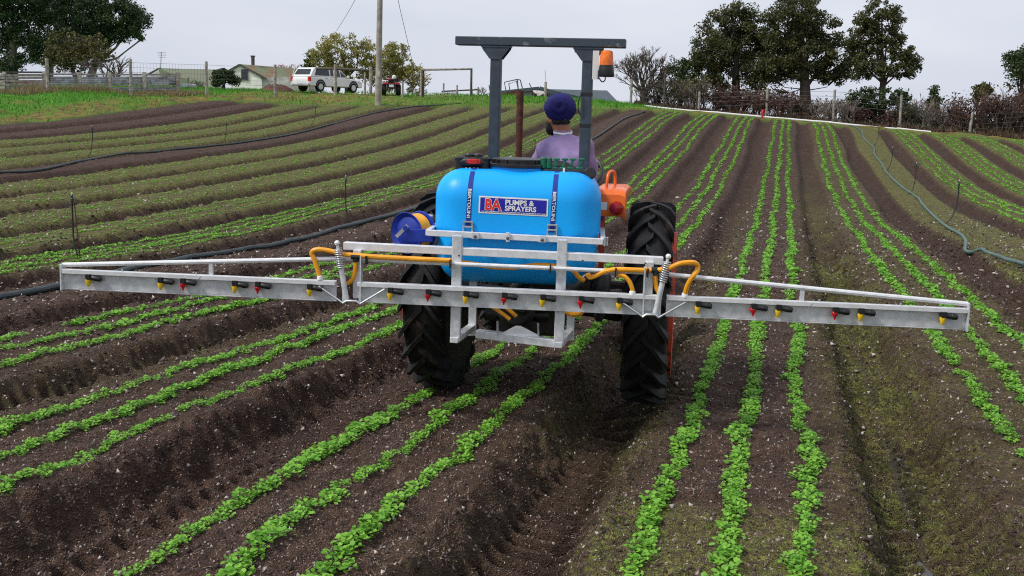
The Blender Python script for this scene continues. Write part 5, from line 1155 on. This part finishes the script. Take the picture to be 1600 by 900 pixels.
# ------------------------------------------------------------------ vehicles at the verge
def quad():
    g = stand(611, 57.5); o = empty('quad_bike', g, (0, 0, R(8))); tag(o, 'red quad bike with black racks parked behind the utility pole', 'quad bike'); s = 1.0
    for x in (-.42, .42):
        for y in (-.55, .65):
            wq = MB().lathe([(.12, -.11), (.27, -.13), (.31, -.09), (.31, .09), (.27, .13), (.12, .11)], (x, y, .31), (1, 0, 0), 20).build('wheel', M['rubber'], o, smooth='auto'); MB().lathe([(.11, -.1), (.11, .1)], (x, y, .31), (1, 0, 0), 12).build('rim', M['steel'], wq)
    MB().prism([(-.75, .62), (-.85, .74), (-.3, .80), (.2, .72), (.45, .86), (.85, .80), (.95, .62), (.3, .45), (-.3, .45)], -.2, .2, lambda a, c, d: (d, a, c)).build('body', M['black'], o, bevel=.03)
    for y0, y1, z in ((-.9, -.25, .70), (.25, .95, .74)):
        f = MB(); f.prism([(y0, z-.10), (y0+.10, z), (y1-.1, z+.03), (y1, z-.06), (y1-.12, z-.02), (y0+.12, z-.05)], -.50, .50, lambda a, c, d: (d, a, c)); f.build('mudguard', M['darkred'], o, bevel=.02)
    MB().prism([(.05, .72), (.15, .92), (.45, 1.0), (.62, .88), (.55, .74)], -.17, .17, lambda a, c, d: (d, a, c)).build('tank_cover', M['red'], o, bevel=.03)
    MB().prism([(-.60, .78), (-.62, .90), (-.1, .92), (.08, .84), (.05, .76)], -.16, .16, lambda a, c, d: (d, a, c)).build('seat', M['seat'], o, bevel=.04)
    for y0, y1 in ((-1.0, -.45), (.55, 1.02)):
        r_ = MB()
        for x in (-.4, -.2, 0, .2, .4): r_.tube([(x, y0, .90), (x, y1, .90)], .014, 5)
        for y in (y0, y1): r_.tube([(-.45, y, .90), (.45, y, .90)], .016, 5)
        r_.build('rack', M['black'], o)
    hb = MB(); hb.tube([(-.40, .35, 1.12), (-.2, .45, 1.10), (.2, .45, 1.10), (.40, .35, 1.12)], .02, 6); hb.tube([(0, .45, 1.1), (0, .6, .8)], .03, 6); hb.build('handlebar', M['black'], o)
    for x in (-.30, .30): MB().lathe([(.05, 0), (.05, .04), (0, .05)], (x, -.92, .66), (0, -1, 0), 12).build('tail_light', M['tail'], o)
    MB().box((0, -.93, .52), (.26, .02, .14)).build('number_plate', M['white'], o); MB().box((0, -.86, .50), (.55, .10, .28)).build('rear_guard', M['black'], o, bevel=.02)
    MB().lathe([(.11, -.06), (.13, 0), (.11, .10), (.05, .14), (0, .15)], (.16, -.30, 1.0), (0, 0, 1), 16).build('helmet', M['white'], o, smooth='auto')
quad()
def ute():
    g = stand(512, 61.5); o = empty('utility_vehicle', g, (0, 0, R(-34))); o.scale = (.9, .9, .86)
    tag(o, 'white double-cab utility vehicle with dark rear canopy window parked on the verge', 'utility vehicle')
    W_ = .89
    # side profile: x' along length (front +), z up
    body = [(-2.55, .50), (-2.58, .80), (-2.52, 1.02), (-1.0, 1.04), (.98, 1.04), (1.25, 1.02), (2.25, .92), (2.48, .78), (2.55, .55), (2.50, .38), (-2.45, .38)]
    cab = [(-2.48, 1.03), (-2.12, 1.58), (-1.95, 1.68), (-.6, 1.72), (.05, 1.72), (.35, 1.66), (1.15, 1.06)]
    f = lambda a, c, d: (d*(1 - .10*max(0, (c-1.05)/.7)), a, c)
    MB().prism(body, -W_, W_, f).build('body', M['carwhite'], o, bevel=.07, seg=3, smooth='auto')
    MB().prism(cab, -W_+.04, W_-.04, f).build('cabin', M['carwhite'], o, bevel=.05, seg=3, smooth='auto')
    for s in (-1, 1):
        def side(name, poly, m, off=.0):
            mb = MB(); mb.prism(poly, s*(W_-.032+off), s*(W_-.020+off), lambda a, c, d: (d*(1-.115*max(0, (c-1.05)/.7)), a, c)); return mb.build(name, m, o)
        side('window', [(-2.05, 1.14), (-1.86, 1.55), (-.72, 1.58), (-.68, 1.14)], M['glass'])
        side('window', [(-.58, 1.14), (-.56, 1.58), (-.32, 1.60), (-.30, 1.14)], M['glass'])
        side('window', [(-.20, 1.12), (-.16, 1.60), (.02, 1.61), (.26, 1.56), (.34, 1.12)], M['glass']); side('window', [(.42, 1.12), (.38, 1.53), (.98, 1.11)], M['glass'])
        for a in (-1.55, 1.62):
            wh = MB().lathe([(.20, -.11), (.34, -.12), (.37, -.08), (.37, .08), (.34, .12), (.20, .11)], (s*(W_-.10), a, .37), (s, 0, 0), 24).build('wheel', M['rubber'], o, smooth='auto')
            MB().lathe([(.0, .08), (.10, .09), (.20, .06), (.21, .115), (.19, .115)], (s*(W_-.10), a, .37), (s, 0, 0), 20).build('rim', M['steel'], wh, smooth='auto')
            ar = MB(); V = []; F = []
            for k in range(13):
                t = math.pi*k/12; V += [(s*(W_+.012), a+.47*math.cos(t), .40+.47*math.sin(t)), (s*(W_+.012), a+.37*math.cos(t), .38+.37*math.sin(t))]
            for k in range(12): F.append((k*2, k*2+1, k*2+3, k*2+2))
            MB().add(V, F).build('wheel_arch', M['black'], o)
        MB().box((s*(W_+.07), 1.02, 1.14), (.16, .12, .16)).build('mirror', M['carwhite'], o, bevel=.03)
        for a in (.05, -.75): MB().box((s*(W_+.008), a-.25, .98), (.02, .16, .03)).build('door_handle', M['black'], o)
        MB().prism([(-2.585, .72), (-2.60, 1.0), (-2.44, 1.02), (-2.42, .72)], s*(W_-.16), s*(W_+.006), lambda a, c, d: (d, a, c)).build('tail_light', M['red'], o)
        MB().prism([(2.10, .70), (2.15, .88), (2.42, .78), (2.50, .66)], s*(W_-.3), s*(W_+.006), lambda a, c, d: (d, a, c)).build('headlight', M['steel'], o)
    MB().add([(-.70, -2.36, 1.18), (.70, -2.36, 1.18), (.62, -2.12, 1.55), (-.62, -2.12, 1.55)], [(0, 1, 2, 3)]).build('rear_window', M['glass'], o).location = (0, -.05, .02)
    MB().box((0, -2.60, .48), (1.7, .16, .16)).build('rear_bumper', M['iron'], o, bevel=.03)
    MB().add([(-.62, .40, 1.66), (.62, .40, 1.66), (.74, 1.14, 1.08), (-.74, 1.14, 1.08)], [(0, 1, 2, 3)]).build('windscreen', M['glass'], o).location = (0, .03, .02)
    MB().tube([(-.80, -2.5, 1.05), (-.62, -2.35, 1.95)], .025, 6).build('aerial_pole', M['white'], o)
ute()
def car_roof(px, d, top, w, label, m, name):
    g = stand(px, d); o = empty(name, g); tag(o, label, 'car'); z = wpt(px, top, d).z-g.z
    f = lambda a, c, dd: (a, dd*(1-.12*max(0, c-.8*z/1.4)), c)
    MB().prism([(-w*.5, .25), (-w*.5, z*.62), (-w*.30, z*.70), (-w*.18, z*.95), (0, z), (w*.15, z*.95), (w*.30, z*.68), (w*.5, z*.60), (w*.5, .25)], -.8, .8, f).build('body', m, o, bevel=.06, smooth='auto')
    MB().prism([(-w*.27, z*.72), (-w*.17, z*.92), (w*.13, z*.92), (w*.26, z*.70)], -.815, -.78, f).build('window', M['glass'], o)
    for x in (-w*.3, w*.3): MB().lathe([(.0, -.1), (.3, -.1), (.3, .1), (0, .1)], (x, -.75, .3), (0, 1, 0), 16).build('wheel', M['rubber'], o)
car_roof(247, 60, 137, 4.2, 'grey car mostly hidden behind the iron sheets, only its roof showing', M['greycar'], 'parked_car')
car_roof(-14, 50, 125, 3.6, 'red car at the frame edge half hidden by the timber boards', M['red'], 'parked_car')

# ------------------------------------------------------------------ trees and shrubs
def foliage(name, parent, lobes, n, size, m, seed, clump=.45, nclump=90, flat=.75, origin=Vector((0, 0, 0))):
    """lobes: (centre Vector, (rx,ry,rz)).  Leaves gather in clumps inside the lobes."""
    g = np.random.default_rng(seed); w = np.array([(l[1][0]*l[1][1]*l[1][2])**.67 for l in lobes]); w /= w.sum()
    k = g.choice(len(lobes), nclump, p=w); d = g.normal(size=(nclump, 3)); d /= np.linalg.norm(d, axis=1)[:, None]; r = g.random(nclump)**.38
    cen = np.array([tuple(lobes[i][0]) for i in k])+d*r[:, None]*np.array([lobes[i][1] for i in k]); csz = clump*g.uniform(.55, 1.35, nclump); ct_ = g.uniform(-.25, .25, nclump)
    q = g.choice(nclump, n, p=csz/csz.sum()); off = g.normal(size=(n, 3)); off /= np.maximum(np.linalg.norm(off, axis=1), .3)[:, None]; off *= (g.random(n)**.5)[:, None]
    pos = cen[q]+off*csz[q][:, None]*np.array([1, 1, flat])-np.array(tuple(origin))
    s = size*g.uniform(.6, 1.35, n); Rm = rand_rot(n)
    base = np.array([[-.5, 0, 0], [0, .32, .06], [.5, 0, 0], [0, -.32, .06]])
    V = np.einsum('nij,kj->nki', Rm, base)*s[:, None, None]+pos[:, None]
    tint = np.clip(g.random(n)*.7+.15+ct_[q], 0, 1)
    return np_mesh(name, V.reshape(-1, 3), np.arange(4*n).reshape(-1, 4), m, parent, attr=np.repeat(tint, 4))
def limb_mesh(segs):
    mb = MB()
    for pts, rs in segs: mb.tube(pts, rs, 6 if rs[0] > .06 else 4, caps=False)
    return mb
def tree(name, label, cat, px, d, lobes, leaf, n, size, bark, seed, trunk=.25, top=None, nclump=90, clump=.5, group=None, fork=None, limbs=True, dz=None):
    nclump = int(nclump*1.9); clump *= .80
    g = random.Random(seed); base = stand(px, d); root = empty(name, base); tag(root, label, cat, group)
    L_ = []
    for (a, b_, rx, ry) in lobes:
        c = wpt(a, b_, d+g.uniform(-.8, .8)); s = d/FPX; k_ = 1.14 if 'gum' in name or 'conifer' in name else 1.05; L_.append((c, (rx*s*k_, (rx+ry)/2*s*.9, ry*s*k_)))
    tp = wpt(*(top or (lobes[0][0], lobes[0][1])), d)-base
    fk = tp*(fork or .45); fk.x = tp.x*(fork or .45)*.6
    segs = [([Vector((0, 0, -.2)), fk*.5+Vector((g.uniform(-.1, .1), 0, 0)), fk, fk+(tp-fk)*.5+Vector((g.uniform(-.2, .2), 0, 0)), tp], [trunk*1.15, trunk, trunk*.8, trunk*.45, trunk*.15])]
    if limbs:
        for c, r_ in L_:
            e = c-base; st = fk*g.uniform(.75, 1.15); mid = st+(e-st)*.5+Vector((g.uniform(-.3, .3), g.uniform(-.3, .3), -.15*abs(e.x-st.x)))
            kk = .28 if e.z < st.z+1.4 else 1.0; segs.append(([st, mid, e], [trunk*.34*kk, trunk*.20*kk, trunk*.07]))
            for _ in range(5):
                dv = Vector((g.gauss(0, 1), g.gauss(0, 1), g.gauss(.2, .8))).normalized(); q = e+Vector((dv.x*r_[0], dv.y*r_[1], dv.z*r_[2]))*.85
                segs.append(([mid+(e-mid)*g.random(), (e+q)/2+Vector((0, 0, -.1)), q], [trunk*.16, trunk*.10, .012]))
    limb_mesh(segs).build('trunk', bark, root, smooth=True)
    foliage('crown', root, L_, n, size, leaf, seed, clump, nclump, origin=base)
    return root
# dark conifers on the left
tree('conifer_tree', 'big dark conifer at the frame edge behind the timber fence', 'tree', 22, 66, [(0, 20, 34, 45), (40, 30, 38, 42), (10, 75, 34, 32), (50, 75, 26, 26), (20, -8, 44, 22), (70, 0, 30, 30), (15, 102, 22, 14)], M['pinegreen'], 26400, .15, M['palebark'], 61, .34, (20, 0), 150, .62)
tree('conifer_tree', 'dark conifer with pale limbs between two bigger conifers', 'tree', 72, 70, [(95, 18, 40, 38), (110, 55, 34, 22), (80, 50, 26, 30), (125, -6, 40, 18), (75, -8, 40, 18)], M['pinegreen'], 21600, .15, M['palebark'], 62, .32, (100, 0), 120, .62)
tree('conifer_tree', 'dark wind-swept conifer with bare underside leaning over the fence end', 'tree', 138, 68, [(165, 30, 34, 30), (200, 30, 28, 26), (216, 30, 15, 14), (185, 52, 26, 14), (150, 60, 30, 14), (170, 0, 34, 24), (140, 30, 30, 30), (223, 59, 5, 4)], M['pinegreen'], 22800, .15, M['palebark'], 63, .30, (195, 20), 130, .55, fork=.35)
tree('shrub', 'olive brown shrub in front of the dark conifers, behind the iron sheets', 'shrub', 118, 58, [(100, 72, 28, 22), (140, 72, 30, 20), (118, 92, 40, 20), (85, 92, 18, 18), (160, 88, 16, 16)], M['olive'], 8320, .14, M['twig'], 64, .14, None, 80, .45)
tree('shrub', 'small dark green shrub beside the gabled cottage wall', 'shrub', 350, 58, [(350, 118, 15, 10), (342, 126, 12, 8), (362, 126, 10, 8)], M['evergreen'], 3040, .14, M['bark'], 65, .10, None, 36, .32)
tree('willow_tree', 'yellow green willow behind the white utility vehicle', 'tree', 545, 73, [(530, 75, 34, 22), (560, 85, 30, 24), (515, 100, 26, 20), (545, 110, 40, 22), (500, 82, 16, 16), (585, 105, 24, 26)], M['willow'], 11492, .14, M['bark'], 66, .24, None, 90, .5)
tree('willow_tree', 'yellow green willow behind the utility pole and quad bike', 'tree', 622, 72, [(605, 85, 20, 18), (625, 95, 22, 26), (612, 118, 26, 26), (645, 115, 14, 22), (650, 132, 14, 16)], M['willow'], 7956, .14, M['bark'], 67, .20, None, 80, .42)
tree('young_tree', 'small bright leafy tree left of the willow, behind the utility vehicle', 'tree', 484, 74, [(483, 95, 13, 12), (480, 108, 12, 12), (488, 122, 10, 12)], M['evergreen2'], 900, .20, M['bark'], 68, .10, None, 30, .4)
tree('blossom_shrub', 'pink blossoming shrub left of the white utility vehicle', 'shrub', 455, 74, [(452, 108, 16, 7), (465, 114, 12, 8), (440, 106, 8, 5)], M['pink'], 420, .13, M['palewig'], 69, .07, None, 26, .35)
# trees at the right-hand end
tree('gum_tree', 'broad bronze green tree, first of the three big trees above the white pipe', 'tree', 1150, 60, [(1135, 45, 34, 32), (1160, 30, 26, 22), (1115, 75, 26, 28), (1150, 80, 36, 32), (1185, 70, 26, 34), (1125, 108, 22, 18), (1165, 115, 24, 18), (1150, 16, 16, 10), (1190, 105, 18, 22), (1105, 120, 20, 18), (1180, 135, 18, 14), (1098, 98, 16, 18), (1135, 132, 16, 10)], M['gumgreen'], 30345, .135, M['bark'], 71, .27, (1148, 40), 150, .55)
tree('gum_tree', 'biggest dark bronze tree with thick trunk, middle of the three big trees', 'tree', 1259, 58.5, [(1250, 18, 38, 22), (1225, 45, 34, 34), (1275, 45, 40, 34), (1215, 85, 28, 30), (1255, 85, 44, 34), (1305, 80, 28, 34), (1225, 112, 24, 14), (1285, 112, 28, 14), (1240, -15, 30, 20), (1320, 110, 14, 12), (1205, 118, 18, 20), (1215, 140, 14, 14), (1300, 118, 22, 14), (1330, 92, 14, 20)], M['gumgreen'], 37570, .135, M['bark'], 72, .36, (1255, 30), 180, .55, fork=.38)
tree('gum_tree', 'slimmer open bronze tree, last of the three big trees', 'tree', 1381, 57, [(1368, 18, 20, 18), (1395, 30, 16, 18), (1355, 40, 18, 18), (1385, 58, 26, 18), (1350, 85, 22, 20), (1400, 85, 26, 18), (1425, 104, 14, 10), (1370, 108, 24, 14), (1408, 115, 16, 10), (1345, 112, 16, 14), (1340, 62, 14, 18), (1415, 92, 18, 12)], M['gumgreen'], 17340, .135, M['bark'], 73, .21, (1378, 30), 110, .42)
tree('evergreen_tree', 'dark green bushy tree left of the first big tree', 'tree', 1062, 61, [(1062, 105, 20, 18), (1050, 118, 16, 18), (1080, 115, 20, 24), (1070, 140, 24, 16), (1096, 100, 14, 16)], M['evergreen'], 5440, .14, M['bark'], 74, .15, None, 60, .42)
tree('evergreen_shrub', 'dark green bushy shrub at the foot of the slim tree', 'shrub', 1372, 55.5, [(1345, 152, 20, 14), (1375, 158, 26, 20), (1405, 155, 16, 14), (1352, 172, 18, 12), (1412, 175, 10, 14)], M['evergreen'], 5120, .14, M['bark'], 75, .12, None, 60, .4)
tree('evergreen_shrub', 'narrow dark evergreen standing alone right of the slim tree', 'shrub', 1460, 56, [(1458, 142, 6, 8), (1459, 156, 9, 10), (1457, 170, 11, 12)], M['evergreen'], 1440, .14, M['bark'], 76, .09, None, 24, .32)
tree('evergreen_shrub', 'small yellow green bush topping the brown shrubs near the frame edge', 'shrub', 1540, 55, [(1537, 140, 12, 9), (1530, 150, 12, 8)], M['olive'], 1280, .14, M['twig'], 77, .09, None, 22, .34)
tree('gum_tree', 'dark tree cut off by the right frame edge', 'tree', 1602, 57, [(1595, 85, 24, 16), (1590, 105, 22, 16), (1610, 100, 26, 26), (1590, 125, 14, 12), (1625, 80, 24, 20)], M['evergreen'], 6400, .14, M['bark'], 78, .22, (1602, 95), 70, .5)

def bare(name, label, px, d, hpx, wpx, m, seed, nst=5, cat='shrub', trunk=.06, leaf=None, nleaf=0, group=None, depth=4, lean=0, tree_like=False):
    g = random.Random(seed); base = stand(px, d); root = empty(name, base); tag(root, label, cat, group); s = d/FPX; H = hpx*s; Wd = wpx*s/2
    mb = MB(); tips = []
    def grow(p, dirv, L_, r_, k):
        e = p+dirv*L_; md = p+dirv*L_*.5+Vector((g.gauss(0, .05), g.gauss(0, .05), g.gauss(0, .03)))*L_
        mb.tube([p, md, e], [r_, r_*.85, r_*.65], 5 if r_ > .03 else 3, caps=False); tips.append(e)
        if k == 0: return
        for _ in range(g.choice((2, 3, 3))):
            nd = (dirv+Vector((g.gauss(0, .42), g.gauss(0, .42), g.gauss(.12, .25)))).normalized(); grow(p+dirv*L_*g.uniform(.45, 1), nd, L_*g.uniform(.55, .85), max(.011, r_*.58), k-1)
    if tree_like:
        mb.tube([(0, 0, -.2), (.05, 0, H*.13), (0, 0, H*.25)], [trunk*1.2, trunk, trunk*.85], 8, caps=False); st = Vector((0, 0, H*.22))
        for i in range(nst):
            a = -1.15+2.3*i/(nst-1)+g.uniform(-.1, .1); grow(st, Vector((math.sin(a)*Wd/H*1.7+lean, g.uniform(-.5, .5), math.cos(a*.8))).normalized(), H*.33, trunk*.5, depth)
    else:
        for i in range(nst):
            x = g.uniform(-.55, .55)*Wd; grow(Vector((x, g.uniform(-.6, .6), -.1)), Vector((g.gauss(0, .22)+x/Wd*.35+lean, g.gauss(0, .2), 1)).normalized(), H*g.uniform(.30, .44), trunk*g.uniform(.6, 1), depth)
    mb.build('branches', m, root)
    if leaf:
        tp = np.array([tuple(t) for t in tips if t.z > H*.3]); q = nrg.integers(0, len(tp), nleaf); pos = tp[q]+nrg.normal(0, .16, (nleaf, 3)); sz = .15*nrg.uniform(.6, 1.3, nleaf); Rm = rand_rot(nleaf)
        bs = np.array([[-.5, 0, 0], [0, .3, .05], [.5, 0, 0], [0, -.3, .05]]); V = np.einsum('nij,kj->nki', Rm, bs)*sz[:, None, None]+pos[:, None]
        np_mesh('leaves', V.reshape(-1, 3), np.arange(4*nleaf).reshape(-1, 4), leaf, root, attr=np.repeat(nrg.random(nleaf), 4))
    return root
bare('bare_tree', 'rounded leafless tree right of the amber beacon', 1005, 58.5, 84, 80, M['twig'], 81, 9, 'tree', .16, depth=5, tree_like=True)
bare('bare_tree', 'leafless wind-bent branches beside the leaning conifer at the fence', 172, 56, 60, 60, M['twig'], 82, 6, 'tree', .09, depth=4, lean=.25)
bare('bare_shrub', 'grey leafless shrub behind the wire netting', 302, 68, 24, 46, M['twig'], 83, 8, trunk=.04, depth=3)
bare('bare_shrub', 'fine leafless weeds left of the roll bar post', 748, 58, 20, 30, M['palewig'], 84, 6, trunk=.02, depth=3)
bare('bare_shrub', 'sparse twiggy shrub under the willow by the goalpost-like frame', 648, 60, 46, 34, M['twig'], 85, 6, trunk=.04, depth=3, leaf=M['willow'], nleaf=200)
SH = [(1012, 40, 50, 'twig', None, 'low twiggy scrub under the leafless tree'), (1048, 62, 40, 'palewig', 'evergreen', 'pale stemmed scrub under the dark bushy tree'), (1078, 62, 40, 'palewig', 'olive', 'pale upright stems left of the first big tree'),
      (1108, 48, 46, 'redtwig', None, 'reddish scrub by the second pale post'), (1138, 46, 40, 'redtwig', 'redleaf', 'russet scrub under the first big tree'), (1172, 44, 44, 'twig', 'redleaf', 'brown scrub right of the first big trunk'),
      (1205, 46, 40, 'redtwig', 'redleaf', 'russet scrub behind the third pale post'), (1232, 44, 34, 'twig', 'redleaf', 'brown scrub left of the biggest trunk'), (1285, 40, 36, 'palewig', None, 'pale leafless scrub right of the biggest trunk'),
      (1318, 46, 36, 'palewig', None, 'whitish leafless scrub between the big and slim trees'), (1340, 36, 34, 'redtwig', 'redleaf', 'russet scrub left of the slim tree'), (1395, 34, 34, 'twig', 'redleaf', 'brown scrub right of the slim trunk'),
      (1418, 50, 30, 'twig', 'evergreen', 'twiggy scrub with few leaves beside the fifth pale post'), (1446, 58, 30, 'palewig', None, 'tall pale leafless stems left of the lone narrow evergreen'), (1478, 42, 34, 'palewig', None, 'leafless stems right of the lone narrow evergreen'),
      (1505, 62, 52, 'redtwig', 'redleaf', 'rounded russet shrub left of the leaning post'), (1535, 66, 46, 'redtwig', 'redleaf', 'russet shrub below the yellow green bush'), (1562, 74, 44, 'twig', 'redleaf', 'tall brown forked shrub near the frame edge'),
      (1585, 84, 46, 'redtwig', 'redleaf', 'tall red-brown shrub below the tree at the frame edge'), (1618, 76, 46, 'twig', 'redleaf', 'brown shrub cut by the right frame edge')]
for i, (px, hp, wp, mm, lf_, lb) in enumerate(SH):
    dd = float(np.interp(px, [1000, 1200, 1450, 1650], [58.3, 56.6, 53.9, 53.0]))+rnd.uniform(-.3, .5)
    bare('bare_shrub', lb, px, dd, hp, wp, M[mm], 90+i, 11, trunk=.045, leaf=M[lf_] if lf_ else None, nleaf=520 if lf_ else 0, group='scrub along the field end', depth=4)
# a far low hedge line beyond the right-hand scrub

BK = [(1030, 44, 'twig'), (1060, 50, 'redtwig'), (1092, 50, 'twig'), (1122, 56, 'redtwig'), (1155, 52, 'redtwig'), (1190, 52, 'twig'), (1218, 54, 'redtwig'), (1245, 46, 'redtwig'), (1272, 46, 'twig'), (1302, 46, 'twig'), (1330, 50, 'redtwig'), (1362, 44, 'redtwig'), (1400, 46, 'redtwig'), (1432, 40, 'twig'), (1462, 38, 'twig'), (1490, 44, 'redtwig'), (1520, 48, 'redtwig'), (1550, 50, 'redtwig'), (1578, 56, 'twig'), (1606, 56, 'redtwig')]
for i, (px, hp, mm) in enumerate(BK):
    dd = float(np.interp(px, [1000, 1200, 1450, 1650], [60.2, 58.6, 56.2, 55.4]))+rnd.uniform(-.4, .4)
    bare('bramble', 'brown leafless bramble in the thicket along the far fence', px, dd, hp*rnd.uniform(.75, 1.25), 44, M[mm], 130+i, 14, trunk=.04, leaf=M[['redleafdry', 'evergreen', 'redleafdry', 'olive'][i % 4]], nleaf=240, group='brambles of the thicket behind the field end', depth=3)
